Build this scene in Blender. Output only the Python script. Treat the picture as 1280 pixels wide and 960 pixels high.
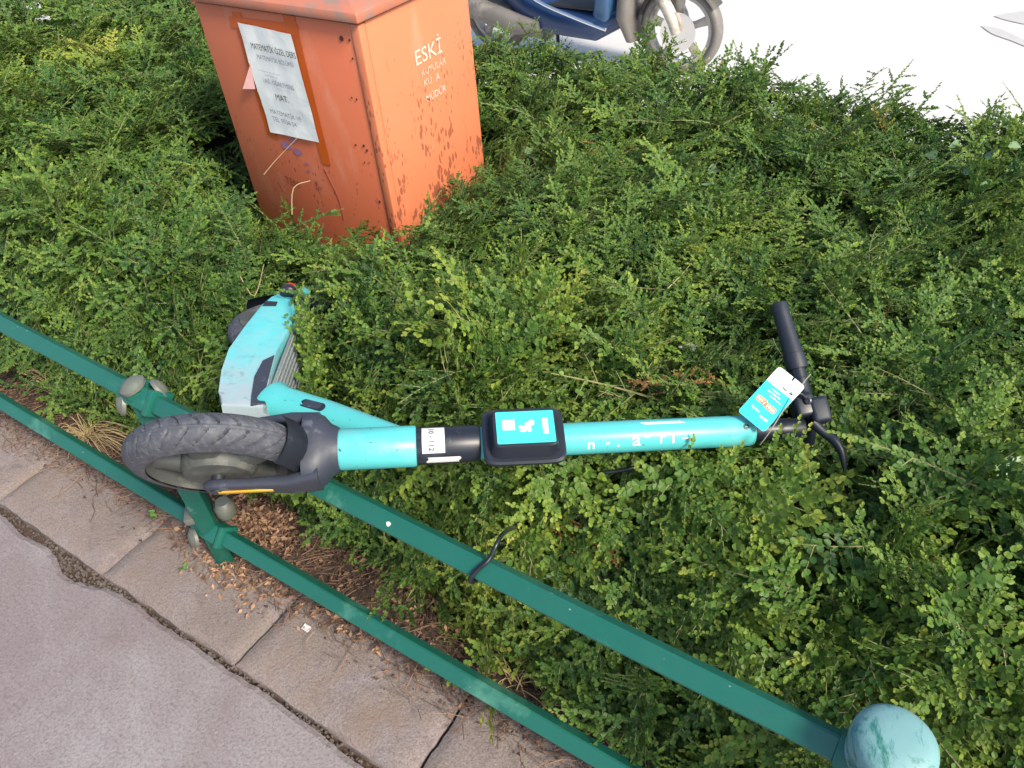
import bpy, bmesh, math, random
import numpy as np
from mathutils import Vector as V, Matrix, noise, Euler

for o in list(bpy.data.objects):
    bpy.data.objects.remove(o)
scene = bpy.context.scene
C = scene.collection
rnd = random.Random(7)
PI = math.pi

# ------------------------------------------------------------------ camera
CAM_H = 1.55
F = 960.0                                   # focal length in photo pixels (1280 wide)
_n = V((100, 1086, F)).normalized()         # straight down, in camera axes (x right, y down, z ahead)
_k = V((-1849, -685, F))                    # along the kerb, away
_k = (_k - _n * _k.dot(_n)).normalized()
AX, AZ = -_k, -_n
AY = AZ.cross(AX)
CAMP = V((0, 0, CAM_H))


def ray(u, v):
    c = V((u - 640, v - 480, F))
    return V((AX.dot(c), AY.dot(c), AZ.dot(c)))


def P(u, v, d=None, z=None, y=None):
    r = ray(u, v)
    if d is not None:
        t = d / F
    elif z is not None:
        t = (z - CAM_H) / r.z
    else:
        t = y / r.y
    return CAMP + r * t


def Ppl(u, v, p0, n):
    r = ray(u, v)
    return CAMP + r * ((p0 - CAMP).dot(n) / r.dot(n))


cd = bpy.data.cameras.new("camera")
cam = bpy.data.objects.new("camera", cd)
C.objects.link(cam)
cr = V((AX.x, AY.x, AZ.x)); cdn = V((AX.y, AY.y, AZ.y)); cf = V((AX.z, AY.z, AZ.z))
m = Matrix.Identity(4)
for i in range(3):
    m[i][0] = cr[i]; m[i][1] = -cdn[i]; m[i][2] = -cf[i]; m[i][3] = CAMP[i]
cam.matrix_world = m
cd.sensor_width = 36; cd.lens = 27.0; cd.clip_start = 0.02; cd.clip_end = 2000
scene.camera = cam

# ------------------------------------------------------------------ light
SUN_AZ = V((0.93, -0.22, 0)).normalized()
SUN_EL = math.radians(42)
SUN_DIR = V((SUN_AZ.x * math.cos(SUN_EL), SUN_AZ.y * math.cos(SUN_EL), math.sin(SUN_EL)))
world = bpy.data.worlds.new("World"); scene.world = world; world.use_nodes = True
wn = world.node_tree; wn.nodes.clear()
sky = wn.nodes.new("ShaderNodeTexSky"); sky.sky_type = 'NISHITA'; sky.sun_disc = False
sky.sun_elevation = SUN_EL; sky.sun_rotation = math.atan2(SUN_DIR.x, SUN_DIR.y)
sky.air_density = 1.0; sky.dust_density = 2.5; sky.ozone_density = 1.0
bg = wn.nodes.new("ShaderNodeBackground"); bg.inputs[1].default_value = 0.15
wo = wn.nodes.new("ShaderNodeOutputWorld")
wn.links.new(sky.outputs[0], bg.inputs[0]); wn.links.new(bg.outputs[0], wo.inputs[0])
sl = bpy.data.lights.new("sun", 'SUN'); sl.energy = 3.5; sl.angle = math.radians(13); sl.color = (1, 0.90, 0.74)
sun = bpy.data.objects.new("sun", sl); C.objects.link(sun)
sun.rotation_euler = (-SUN_DIR).to_track_quat('-Z', 'Y').to_euler()
sun.location = (3, 3, 6)
scene.view_settings.view_transform = 'Standard'; scene.view_settings.look = 'None'
scene.view_settings.exposure = 0.72; scene.view_settings.gamma = 1

# ------------------------------------------------------------------ materials
class NT:
    def __init__(s, name):
        s.m = bpy.data.materials.new(name); s.m.use_nodes = True
        s.t = s.m.node_tree; s.t.nodes.clear()
        s.o = s.n("ShaderNodeOutputMaterial"); s.b = s.n("ShaderNodeBsdfPrincipled"); s.b.name = 'Principled BSDF'
        s.l(s.b.outputs[0], s.o.inputs[0])
        s.tc = s.n("ShaderNodeTexCoord")
    def n(s, t, **k):
        x = s.t.nodes.new(t)
        for a, b in k.items(): setattr(x, a, b)
        return x
    def l(s, a, b): s.t.links.new(a, b)
    def noise(s, scale, detail=4, rough=0.55, vec=None, dist=0):
        x = s.n("ShaderNodeTexNoise"); x.inputs['Scale'].default_value = scale
        x.inputs['Detail'].default_value = detail; x.inputs['Roughness'].default_value = rough
        x.inputs['Distortion'].default_value = dist
        s.l(vec or s.tc.outputs['Object'], x.inputs['Vector']); return x.outputs['Fac']
    def stretch(s, sx, sy, sz):
        x = s.n("ShaderNodeMapping"); x.inputs['Scale'].default_value = (sx, sy, sz)
        s.l(s.tc.outputs['Object'], x.inputs['Vector']); return x.outputs[0]
    def ramp(s, fac, stops):
        x = s.n("ShaderNodeValToRGB"); e = x.color_ramp.elements
        while len(e) < len(stops): e.new(0.5)
        for q, (p, c) in zip(e, stops):
            q.position = p; q.color = (*c, 1) if len(c) == 3 else c
        s.l(fac, x.inputs[0]); return x.outputs[0]
    def mask(s, fac, a, b):
        x = s.n("ShaderNodeMapRange"); x.inputs[1].default_value = a; x.inputs[2].default_value = b
        s.l(fac, x.inputs[0]); return x.outputs[0]
    def math(s, op, a, b):
        x = s.n("ShaderNodeMath", operation=op)
        for i, q in enumerate((a, b)):
            if isinstance(q, (int, float)): x.inputs[i].default_value = q
            else: s.l(q, x.inputs[i])
        return x.outputs[0]
    def mix(s, fac, a, b):
        x = s.n("ShaderNodeMix", data_type='RGBA')
        for q, i in ((fac, 0), (a, 6), (b, 7)):
            if isinstance(q, tuple): x.inputs[i].default_value = (*q, 1)
            elif isinstance(q, (int, float)): x.inputs[i].default_value = q
            else: s.l(q, x.inputs[i])
        return x.outputs[2]
    def col(s, c):
        if isinstance(c, tuple): s.b.inputs['Base Color'].default_value = (*c, 1)
        else: s.l(c, s.b.inputs['Base Color'])
        return s
    def rough(s, r):
        if isinstance(r, (int, float)): s.b.inputs['Roughness'].default_value = r
        else: s.l(r, s.b.inputs['Roughness'])
        return s
    def bump(s, h, st=0.3, dist=0.003):
        x = s.n("ShaderNodeBump"); x.inputs['Strength'].default_value = st
        x.inputs['Distance'].default_value = dist
        s.l(h, x.inputs['Height']); s.l(x.outputs[0], s.b.inputs['Normal']); return s
    def metal(s, v): s.b.inputs['Metallic'].default_value = v; return s


M = {}
def simple(name, c, rough=0.5, var=0.25, scale=30, metal=0.0, bump=0.0, dirt=None, dirtsc=9, dirtlo=.55):
    t = NT(name)
    nz = t.noise(scale)
    dk = tuple(x * (1 - var) for x in c); lt = tuple(min(1, x * (1 + var * .7)) for x in c)
    base = t.mix(nz, dk, lt)
    if dirt:
        base = t.mix(t.mask(t.noise(dirtsc, 6, .65), dirtlo, dirtlo + .16), base, dirt)
    t.col(base); t.rough(t.mask(t.noise(scale * 1.7), -0.6 + rough, .4 + rough) if False else rough); t.metal(metal)
    if bump: t.bump(t.noise(scale * 4, 3), bump)
    M[name] = t.m
    return t

simple('cyan_paint', (0.080, 0.455, 0.465), .36, .10, 14, dirt=(.16, .44, .44), dirtsc=7, dirtlo=.56)
_t = M['cyan_paint'].node_tree; _b = _t.nodes['Principled BSDF']; _old = _b.inputs['Base Color'].links[0].from_socket     # fine chips and grime specks
_n1 = _t.nodes.new('ShaderNodeTexNoise'); _n1.inputs['Scale'].default_value = 95; _n1.inputs['Detail'].default_value = 2
_tc = _t.nodes.new('ShaderNodeTexCoord'); _t.links.new(_tc.outputs['Object'], _n1.inputs['Vector'])
_mr = _t.nodes.new('ShaderNodeMapRange'); _mr.inputs[1].default_value = .70; _mr.inputs[2].default_value = .74; _t.links.new(_n1.outputs['Fac'], _mr.inputs[0])
_mx = _t.nodes.new('ShaderNodeMix'); _mx.data_type = 'RGBA'; _mx.inputs[7].default_value = (.03, .10, .11, 1)
_t.links.new(_mr.outputs[0], _mx.inputs[0]); _t.links.new(_old, _mx.inputs[6]); _t.links.new(_mx.outputs[2], _b.inputs['Base Color'])
simple('black_plastic', (0.012, 0.016, 0.027), .40, .2, 20, dirt=(.045, .05, .065), dirtsc=16, dirtlo=.60)
simple('scuffed_plastic', (0.030, 0.036, 0.054), .5, .3, 30, dirt=(.10, .115, .14), dirtsc=34, dirtlo=.58, bump=.1)
simple('rubber', (0.058, 0.063, 0.080), .66, .3, 60, dirt=(.095, .10, .115), dirtsc=90, dirtlo=.48, bump=.3)
simple('grip_rubber', (0.010, 0.015, 0.028), .55, .2, 60, bump=.1)
simple('hub_metal', (0.075, 0.083, 0.080), .6, .4, 16, metal=.2, dirt=(.15, .155, .13), dirtsc=18, dirtlo=.5)
simple('deck_mat', (0.17, 0.20, 0.21), .7, .3, 90, bump=.6)
simple('red_lens', (.42, .03, .03), .25, .1)
simple('yellow_reflector', (.55, .30, .02), .3, .2)
simple('sticker_white', (.60, .60, .59), .5, .08, 60, dirt=(.45, .45, .43), dirtsc=60, dirtlo=.62)
simple('sticker_cyan', (.045, .50, .50), .4, .06, 60, dirt=(.3, .55, .53), dirtsc=50, dirtlo=.66)
simple('print_black', (.03, .035, .05), .6, .2)
simple('print_grey', (.22, .24, .32), .6, .3, 300)
simple('print_orange', (.72, .26, .14), .5, .2, 300)
simple('tag_white', (.82, .82, .84), .35, .03)
simple('tag_cyan', (.02, .56, .62), .35, .04)
simple('string', (.30, .29, .24), .7, .2)
simple('cable_black', (.012, .014, .02), .35, .2)
simple('screw', (.05, .06, .07), .4, .2, metal=.6)

t = NT('rail_paint')                      # glossy green paint, bleached and chipped
base = t.mix(t.noise(7, 5), (.008, .092, .070), (.012, .125, .093))
base = t.mix(t.mask(t.noise(4.0, 6, .7), .58, .80), base, (.11, .30, .22))
base = t.mix(t.mask(t.noise(46, 5, .7), .66, .70), base, (.05, .06, .045))
base = t.mix(t.mask(t.noise(70, 3, .6), .71, .75), base, (.22, .28, .25))
t.col(base).rough(t.mask(t.noise(12), -.1, 1.6)).bump(t.noise(60, 3), .12, .002); M['rail_paint'] = t.m
simple('rail_dark', (.006, .10, .072), .4, .3, 20, dirt=(.16, .26, .2), dirtsc=22, dirtlo=.58)
simple('bare_metal', (.17, .18, .15), .5, .3, 24, metal=.3, dirt=(.15, .26, .19), dirtsc=20, dirtlo=.58)
t = NT('cap_paint')
base = t.mix(t.noise(9, 4, .6), (.10, .25, .26), (.20, .36, .37))
base = t.mix(t.mask(t.noise(11, 7, .75, None, .8), .49, .56), base, (.018, .15, .125))
base = t.mix(t.mask(t.noise(55, 4, .6), .68, .72), base, (.07, .10, .09))
base = t.mix(t.mask(t.noise(27, 4, .6), .72, .75), base, (.25, .10, .06))
t.col(base).rough(.55).bump(t.noise(50), .15); M['cap_paint'] = t.m

def orange(name, rust_amt, a, b):
    t = NT(name)
    base = t.mix(t.noise(3.2, 6, .6), a, b)
    base = t.mix(t.mask(t.noise(9, 5, .6, t.stretch(1, 1, .35)), .56, .78), base, (.60, .24, .15))
    base = t.mix(t.mask(t.noise(24, 6, .7, t.stretch(1, 1, .12)), .64, .74), base, (.42, .10, .035))
    vor = t.n("ShaderNodeTexVoronoi"); vor.inputs['Scale'].default_value = 85
    t.l(t.stretch(1, 1, .42), vor.inputs['Vector'])
    sep = t.n("ShaderNodeSeparateXYZ"); t.l(t.tc.outputs['Object'], sep.inputs[0])
    low = t.mask(sep.outputs[2], .95, .52)                       # chips gather on the lower part
    thr = t.math('MULTIPLY', t.math('MULTIPLY', low, t.mask(t.noise(14, 4, .65, t.stretch(1, 1, .4)), .38, .66)), rust_amt)
    spot = t.mask(t.math('SUBTRACT', thr, vor.outputs['Distance']), -.02, .05)
    blot = t.math('MULTIPLY', t.mask(t.noise(42, 5, .6, t.stretch(1, 1, .3)), .62, .66), t.mask(thr, .1, .4))
    r = t.math('MAXIMUM', spot, blot)
    base = t.mix(t.math('MULTIPLY', r, .68), base, (.14, .05, .028))
    t.col(base).rough(.5).bump(t.math('SUBTRACT', t.noise(40, 3), r), .2, .002); M[name] = t.m
orange('cabinet_orange', .30, (.54, .128, .058), (.60, .165, .080))
orange('cabinet_orange_side', .95, (.57, .160, .072), (.62, .195, .095))
simple('lid_paint', (.44, .155, .095), .6, .2, 12, dirt=(.26, .17, .14), dirtsc=18, dirtlo=.47, bump=.1)
simple('tape_brown', (.56, .105, .018), .18, .2, 12)
t = NT('paper')
base = t.mix(t.noise(9, 5), (.66, .71, .71), (.82, .83, .82)); t.col(base).rough(.7).bump(t.noise(22, 3), .5, .004); M['paper'] = t.m
simple('paper_pink', (.72, .42, .40), .7, .1)
simple('ink_blue', (.30, .14, .24), .7, .3, 200)
simple('ink_red', (.26, .05, .04), .7, .3, 200)
simple('stencil_white', (.74, .52, .44), .6, .15, 120, dirt=(.60, .19, .09), dirtsc=90, dirtlo=.54)
simple('stencil_faded', (.78, .48, .38), .6, .25, 120, dirt=(.69, .21, .10), dirtsc=80, dirtlo=.50)
simple('rust', (.07, .028, .018), .8, .4, 80)

t = NT('asphalt_path')                     # smooth, dusty mauve path
base = t.mix(t.noise(1.3, 6, .6), (.178, .143, .148), (.245, .205, .207))
base = t.mix(t.mask(t.noise(2.1, 6, .65, None, .6), .46, .70), base, (.295, .275, .285))
base = t.mix(t.mask(t.noise(9, 6, .7), .50, .75), base, (.225, .185, .20))
base = t.mix(t.math('MULTIPLY', t.mask(t.noise(150, 4, .75), .46, .66), .6), base, (.085, .07, .075))
base = t.mix(t.math('MULTIPLY', t.mask(t.noise(38, 5, .7), .58, .70), .45), base, (.12, .098, .098))
base = t.mix(t.math('MULTIPLY', t.mask(t.noise(140, 3, .7, t.stretch(1.3, 1, 1)), .58, .70), .6), base, (.36, .33, .33))
base = t.mix(t.math('MULTIPLY', t.mask(t.noise(5, 6, .75), .60, .76), .6), base, (.115, .090, .085))
t.col(base).rough(.6).bump(t.noise(160, 5, .7), .7, .003); M['asphalt_path'] = t.m
t = NT('kerb_concrete')
base = t.mix(t.noise(3.4, 6, .65), (.20, .160, .145), (.30, .25, .228))
base = t.mix(t.mask(t.noise(8, 6, .7, None, .5), .50, .70), base, (.285, .245, .25))
base = t.mix(t.math('MULTIPLY', t.mask(t.noise(16, 6, .75, None, 1.0), .55, .70), .7), base, (.165, .125, .145))
base = t.mix(t.math('MULTIPLY', t.mask(t.noise(230, 3, .7), .45, .68), .6), base, (.085, .068, .062))
base = t.mix(t.math('MULTIPLY', t.mask(t.noise(260, 2, .6), .60, .75), .5), base, (.33, .29, .27))
base = t.mix(t.math('MULTIPLY', t.mask(t.noise(5, 5, .7), .55, .75), .8), base, (.235, .165, .13))
t.col(base).rough(.9).bump(t.noise(130, 6, .75), .9, .006); M['kerb_concrete'] = t.m
t = NT('soil')
base = t.mix(t.noise(20, 6, .7), (.055, .036, .026), (.16, .11, .08))
t.col(base).rough(.95).bump(t.noise(60, 6, .75), 1, .02); M['soil'] = t.m
t = NT('gravel')
base = t.mix(t.noise(50, 3, .7), (.05, .04, .036), (.17, .14, .125)); t.col(base).rough(.95); M['gravel'] = t.m
t = NT('road_concrete')
base = t.mix(t.noise(2, 5), (.52, .51, .49), (.64, .63, .61))
base = t.mix(t.mask(t.noise(150, 3), .3, .8), base, (.55, .54, .52))
t.col(base).rough(.45).bump(t.noise(150, 3), .2); M['road_concrete'] = t.m
simple('road_grey_mark', (.44, .44, .43), .6, .2, 20)
simple('road_kerb', (.36, .34, .32), .85, .25, 20, bump=.4)
simple('ground_far', (.16, .15, .12), .95, .3, .5)
simple('stone_pale', (.40, .46, .54), .6, .2, 9, bump=.3)

t = NT('leaf')
at = t.n("ShaderNodeAttribute", attribute_type='INSTANCER', attribute_name='tint')
ag = t.n("ShaderNodeAttribute", attribute_type='GEOMETRY', attribute_name='age')
dd = t.n("ShaderNodeAttribute", attribute_type='INSTANCER', attribute_name='dead')
fac = t.math('ADD', at.outputs['Fac'], ag.outputs['Fac'])
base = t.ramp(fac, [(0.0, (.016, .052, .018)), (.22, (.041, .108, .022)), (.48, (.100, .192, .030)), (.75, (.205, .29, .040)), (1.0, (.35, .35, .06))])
base = t.mix(dd.outputs['Fac'], base, t.ramp(ag.outputs['Fac'], [(0, (.22, .075, .035)), (.5, (.42, .19, .07))]))
t.col(base).rough(.5)
t.b.inputs['Specular IOR Level'].default_value = .32
tr = t.n("ShaderNodeBsdfTranslucent"); t.l(t.mix(.5, base, (.20, .32, .03)), tr.inputs[0])
mx = t.n("ShaderNodeMixShader"); mx.inputs[0].default_value = .30
t.l(t.b.outputs[0], mx.inputs[1]); t.l(tr.outputs[0], mx.inputs[2]); t.l(mx.outputs[0], t.o.inputs[0])
M['leaf'] = t.m
t = NT('twig')
t.col(t.mix(t.noise(40), (.15, .12, .06), (.24, .25, .10))).rough(.8); M['twig'] = t.m
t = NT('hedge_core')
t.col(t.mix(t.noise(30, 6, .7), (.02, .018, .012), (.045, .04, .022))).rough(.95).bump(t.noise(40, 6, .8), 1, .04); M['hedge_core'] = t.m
t = NT('weed_leaf')
t.col(t.mix(t.noise(20), (.10, .20, .09), (.17, .28, .13))).rough(.5); M['weed_leaf'] = t.m
t = NT('sprout_leaf'); t.col(t.mix(t.noise(40), (.06, .17, .03), (.12, .26, .04))).rough(.5); M['sprout_leaf'] = t.m
t = NT('straw')
t.col(t.mix(t.noise(14), (.30, .21, .10), (.50, .40, .22))).rough(.8); M['straw'] = t.m
t = NT('litter')
lat = t.n("ShaderNodeAttribute", attribute_type='GEOMETRY', attribute_name='tone')
t.col(t.ramp(lat.outputs['Fac'], [(0, (.045, .028, .02)), (.4, (.13, .075, .05)), (.7, (.30, .17, .10)), (1, (.55, .34, .20))])).rough(.85); M['litter'] = t.m

simple('bike_blue', (.014, .04, .115), .22, .2, 6)
simple('bike_blue_light', (.03, .095, .21), .25, .2, 6)
simple('bike_cream', (.46, .43, .38), .4, .15, 10, dirt=(.2, .18, .15), dirtsc=8, dirtlo=.5)
simple('bike_grey', (.16, .15, .14), .5, .3, 10, dirt=(.3, .27, .23), dirtsc=7)
simple('bike_black', (.02, .02, .022), .6, .2)
simple('chrome', (.75, .75, .75), .15, .05, metal=1)

# ------------------------------------------------------------------ helpers
ROOT = {}
def top(name, loc, label=None, cat=None, group=None, kind=None):
    o = bpy.data.objects.new(name, None); C.objects.link(o); o.location = loc; o.empty_display_size = .1
    ROOT[o] = V(loc)
    tag(o, label, cat, group, kind); return o
def tag(o, label=None, cat=None, group=None, kind=None):
    if label: o['label'] = label
    if cat: o['category'] = cat
    if group: o['group'] = group
    if kind: o['kind'] = kind
    return o
def obj(name, bm, mat, parent=None, smooth=True, ang=40):
    """link a bmesh given in world coordinates as one mesh object"""
    off = ROOT[parent] if parent else V((0, 0, 0))
    me = bpy.data.meshes.new(name)
    bmesh.ops.recalc_face_normals(bm, faces=bm.faces)
    if parent: bmesh.ops.translate(bm, verts=bm.verts, vec=-off)
    if smooth:
        for f in bm.faces: f.smooth = True
        lim = math.radians(ang)
        for e in bm.edges:
            if len(e.link_faces) == 2 and e.calc_face_angle(0) > lim: e.smooth = False
    bm.to_mesh(me); bm.free()
    mats = mat if isinstance(mat, (list, tuple)) else [mat]
    for q in mats: me.materials.append(M[q])
    o = bpy.data.objects.new(name, me); C.objects.link(o)
    if parent: o.parent = parent; ROOT[o] = off
    else: ROOT[o] = V((0, 0, 0))
    return o
NB = bmesh.new
def frame(ax, hint=V((0, 0, 1))):
    ax = ax.normalized()
    if abs(ax.dot(hint)) > .97: hint = V((1, 0, 0))
    u = hint.cross(ax).normalized(); return u, ax.cross(u).normalized(), ax
def ring(bm, c, u, v, a, b, seg, n=2.0):
    r = []
    for i in range(seg):
        th = 2 * PI * i / seg; cs, sn = math.cos(th), math.sin(th)
        x = math.copysign(abs(cs) ** (2 / n), cs) * a; y = math.copysign(abs(sn) ** (2 / n), sn) * b
        r.append(bm.verts.new(c + u * x + v * y))
    return r
def skin(bm, rings, cap=True, closed=False):
    k = len(rings)
    for i in range(k if closed else k - 1):
        A, B = rings[i], rings[(i + 1) % k]; n = len(A)
        for j in range(n): bm.faces.new((A[j], A[(j + 1) % n], B[(j + 1) % n], B[j]))
    if cap and not closed: bm.faces.new(list(reversed(rings[0]))); bm.faces.new(rings[-1])
def loft(bm, secs, seg=20):
    skin(bm, [ring(bm, c, u, v, a, b, seg, n) for c, u, v, a, b, n in secs]); return bm
def tube(bm, pts, r, seg=12, sub=0):
    pts = [V(p) for p in pts]
    if sub: pts = smoothpath(pts, sub)
    rs = r if isinstance(r, (list, tuple)) else [r] * len(pts)
    if len(rs) != len(pts): rs = [np.interp(i / (len(pts) - 1), np.linspace(0, 1, len(rs)), rs) for i in range(len(pts))]
    u = None; rings = []
    for i, p in enumerate(pts):
        d = (pts[min(i + 1, len(pts) - 1)] - pts[max(i - 1, 0)]).normalized()
        if u is None: u = frame(d)[0]
        u = (u - d * u.dot(d)).normalized(); rings.append(ring(bm, p, u, d.cross(u), rs[i], rs[i], seg))
    skin(bm, rings); return bm
def smoothpath(pts, sub):
    out = []; n = len(pts)
    for i in range(n - 1):
        p0, p1, p2, p3 = pts[max(i - 1, 0)], pts[i], pts[i + 1], pts[min(i + 2, n - 1)]
        for k in range(sub):
            t = k / sub
            out.append(.5 * ((2 * p1) + (p2 - p0) * t + (2 * p0 - 5 * p1 + 4 * p2 - p3) * t * t + (3 * p1 - p0 - 3 * p2 + p3) * t ** 3))
    out.append(pts[-1]); return out
def lathe(bm, c, ax, prof, seg=32, closed=False):
    u, v, a = frame(ax)
    skin(bm, [ring(bm, c + a * h, u, v, max(r, 1e-4), max(r, 1e-4), seg) for r, h in prof], cap=not closed, closed=closed); return bm
def obox(bm, c, ex, ey, ez, s, bev=0.0, segs=2):
    vs = []
    for dz in (-1, 1):
        for dx, dy in ((-1, -1), (1, -1), (1, 1), (-1, 1)):
            vs.append(bm.verts.new(c + ex * dx * s[0] / 2 + ey * dy * s[1] / 2 + ez * dz * s[2] / 2))
    fs = [bm.faces.new([vs[i] for i in q]) for q in ((3, 2, 1, 0), (4, 5, 6, 7), (0, 1, 5, 4), (1, 2, 6, 5), (2, 3, 7, 6), (3, 0, 4, 7))]
    if bev:
        es = list({e for f in fs for e in f.edges}); bmesh.ops.bevel(bm, geom=es, offset=bev, segments=segs, affect='EDGES', profile=.5)
    return bm
X, Y, Z = V((1, 0, 0)), V((0, 1, 0)), V((0, 0, 1))
def box(bm, lo, hi, bev=0.0):
    lo, hi = V(lo), V(hi); return obox(bm, (lo + hi) / 2, X, Y, Z, hi - lo, bev)
def prism(bm, poly, d, bev=0.0, segs=2):
    """extrude a world-space polygon by vector d"""
    a = [bm.verts.new(p) for p in poly]; b = [bm.verts.new(p + d) for p in poly]; n = len(a)
    fs = [bm.faces.new(a), bm.faces.new(list(reversed(b)))]
    for i in range(n): fs.append(bm.faces.new((a[(i + 1) % n], a[i], b[i], b[(i + 1) % n])))
    if bev:
        es = list(set(fs[0].edges) | set(fs[1].edges)); bmesh.ops.bevel(bm, geom=es, offset=bev, segments=segs, affect='EDGES', profile=.5)
    return bm
def roundrect(c, ex, ey, w, h, r, k=5):
    out = []
    for sx, sy, a0 in ((1, 1, 0), (-1, 1, 90), (-1, -1, 180), (1, -1, 270)):
        for i in range(k + 1):
            a = math.radians(a0 + 90 * i / k)
            out.append(c + ex * (sx * (w / 2 - r) + r * math.cos(a)) + ey * (sy * (h / 2 - r) + r * math.sin(a)))
    return out
def text(name, body, o, ex, ey, size, mat, parent, depth=.0006, bend=None, sx=1.0, bold=0.0):
    """flat print as a thin mesh: baseline starts at o, runs along ex, letters stand along ey"""
    cu = bpy.data.curves.new("txt", 'FONT'); cu.body = body; cu.size = size; cu.extrude = 0; cu.resolution_u = 3; cu.offset = bold * size
    to = bpy.data.objects.new("txt", cu); C.objects.link(to)
    dg = bpy.context.evaluated_depsgraph_get(); me = bpy.data.meshes.new_from_object(to.evaluated_get(dg))
    bm = NB(); bm.from_mesh(me)
    bpy.data.objects.remove(to); bpy.data.curves.remove(cu); bpy.data.meshes.remove(me)
    ez = ex.cross(ey)
    if bend: bmesh.ops.subdivide_edges(bm, edges=[e for e in bm.edges if e.calc_length() > size * .15], cuts=3)
    for q in bm.verts:
        x, y = q.co.x * sx, q.co.y
        q.co = bend(x, y) if bend else o + ex * x + ey * y + ez * depth
    return obj(name, bm, mat, parent, smooth=False)
def sheet(bm, poly):
    bm.faces.new([bm.verts.new(p) for p in poly]); return bm
def nz(x, y, z=0.0): return noise.noise(V((x, y, z)))

# ------------------------------------------------------------------ setting: ground, path, kerb, soil, road
bm = NB(); sheet(bm, [V((-900, -900, -.16)), V((900, -900, -.16)), V((900, 900, -.16)), V((-900, 900, -.16))])
tag(obj('ground', bm, 'ground_far', smooth=False), kind='structure')

def path_edge(x):
    e = .3315 + .005 * nz(x * 9, 1.3) + .0035 * nz(x * 31, 4.1) + .002 * nz(x * 70, 8.1)
    e -= .040 * math.exp(-((x + 1.62) / .09) ** 2) * (1 + .5 * nz(x * 40, 9)) + .018 * math.exp(-((x + 1.88) / .1) ** 2)
    e -= .012 * max(0, nz(x * 5, 7))
    return e
bm = NB(); cols = []
xs = [-14] + [-2.6 + i * .012 for i in range(260)] + [6]
for x in xs:
    e = path_edge(x)
    cols.append([bm.verts.new((x, yy, zz)) for yy, zz in ((e, -.05), (e, -.006), (e - .012, 0), (e - .3, 0), (-7, 0))])
for a, b in zip(cols, cols[1:]):
    for j in range(4): bm.faces.new((a[j], a[j + 1], b[j + 1], b[j]))
tag(obj('path', bm, 'asphalt_path', smooth=False), kind='structure')

kerb = top('kerb', (-1, .46, 0), kind='structure')
joints = [-2.03 - .485 * 6 + .485 * i for i in range(14)]
joints[6:10] = [-2.03, -1.552, -1.07, -.58]
for i, (a, b) in enumerate(zip(joints, joints[1:])):
    bm = NB(); nx, ny = 26, 14; g = []
    a += .004; b -= .004
    tilt = rnd.uniform(-.004, .004)
    for ix in range(nx + 1):
        row = []
        for iy in range(ny + 1):
            x = a + (b - a) * ix / nx; y = .338 + .262 * iy / ny
            edge = min(ix, nx - ix) == 0 or min(iy, ny - iy) == 0
            z = .012 + tilt * (ix / nx - .5) * 2 + .0035 * nz(x * 9, y * 9) + .002 * nz(x * 40, y * 40, 3)
            if edge: z -= .010 + .006 * max(0, nz(x * 30, y * 30, 7))
            if min(ix, nx - ix) == 1 or min(iy, ny - iy) == 1: z -= .002
            j = .004 * nz(x * 25, y * 25, 5)
            if iy == 0: y += j + .004
            if ix in (0, nx): x += j
            row.append(bm.verts.new((x, y, z)))
        g.append(row)
    for ix in range(nx):
        for iy in range(ny): bm.faces.new((g[ix][iy], g[ix + 1][iy], g[ix + 1][iy + 1], g[ix][iy + 1]))
    rim = [g[k][0] for k in range(nx + 1)] + [g[nx][k] for k in range(1, ny + 1)] + [g[k][ny] for k in range(nx - 1, -1, -1)] + [g[0][k] for k in range(ny - 1, 0, -1)]
    low = [bm.verts.new((q.co.x, q.co.y, -.12)) for q in rim]
    for k in range(len(rim)): bm.faces.new((rim[k], rim[(k + 1) % len(rim)], low[(k + 1) % len(rim)], low[k]))
    obj('kerb_stone', bm, 'kerb_concrete', kerb, ang=55)

bm = NB(); g = {}
nx, ny = 230, 40
for ix in range(nx + 1):
    for iy in range(ny + 1):
        x = -4.6 + 6.4 * ix / nx; y = .20 + .75 * iy / ny
        z = -.028 + .006 * nz(x * 20, y * 20)
        if y > .55: z = -.028 + .034 * min(1, (y - .55) / .06) + .012 * nz(x * 8, y * 8) + .006 * nz(x * 30, y * 30)
        g[ix, iy] = bm.verts.new((x, y, z))
for ix in range(nx):
    for iy in range(ny): bm.faces.new((g[ix, iy], g[ix + 1, iy], g[ix + 1, iy + 1], g[ix, iy + 1]))
tag(obj('soil', bm, 'soil', ang=180), kind='structure')
bm = NB(); sheet(bm, [V((-14, .95, -.012)), V((6, .95, -.012)), V((6, 2.72, -.012)), V((-14, 2.72, -.012))])
tag(obj('hedge_bed', bm, 'soil', smooth=False), kind='structure')
bm = NB(); sheet(bm, [V((-60, 2.8, -.12)), V((60, 2.8, -.12)), V((60, 12, -.12)), V((-60, 12, -.12))])
road = tag(obj('road', bm, 'road_concrete', smooth=False), kind='structure')
rk = top('road_kerb', (-1, 2.76, 0), kind='structure')
for i in range(16):
    bm = NB(); box(bm, (-9 + i * .7, 2.70, -.3), (-9 + i * .7 + .692, 2.84, .015), .012); obj('kerb_stone', bm, 'road_kerb', rk)
for pts in (((1226, 32), (1250, 36), (1290, 55), (1288, 60), (1262, 50), (1240, 42)), ((1242, 20), (1262, 16), (1290, 14), (1290, 30), (1262, 26))):  # flat grey marks, a little darker than the road
    bm = NB(); poly = smoothpath([P(u, v, z=-.116) for u, v in pts] + [P(*pts[0], z=-.116)], 4)[:-1]; sheet(bm, poly); obj('road_grey_mark', bm, 'road_grey_mark', road, smooth=False)

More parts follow.
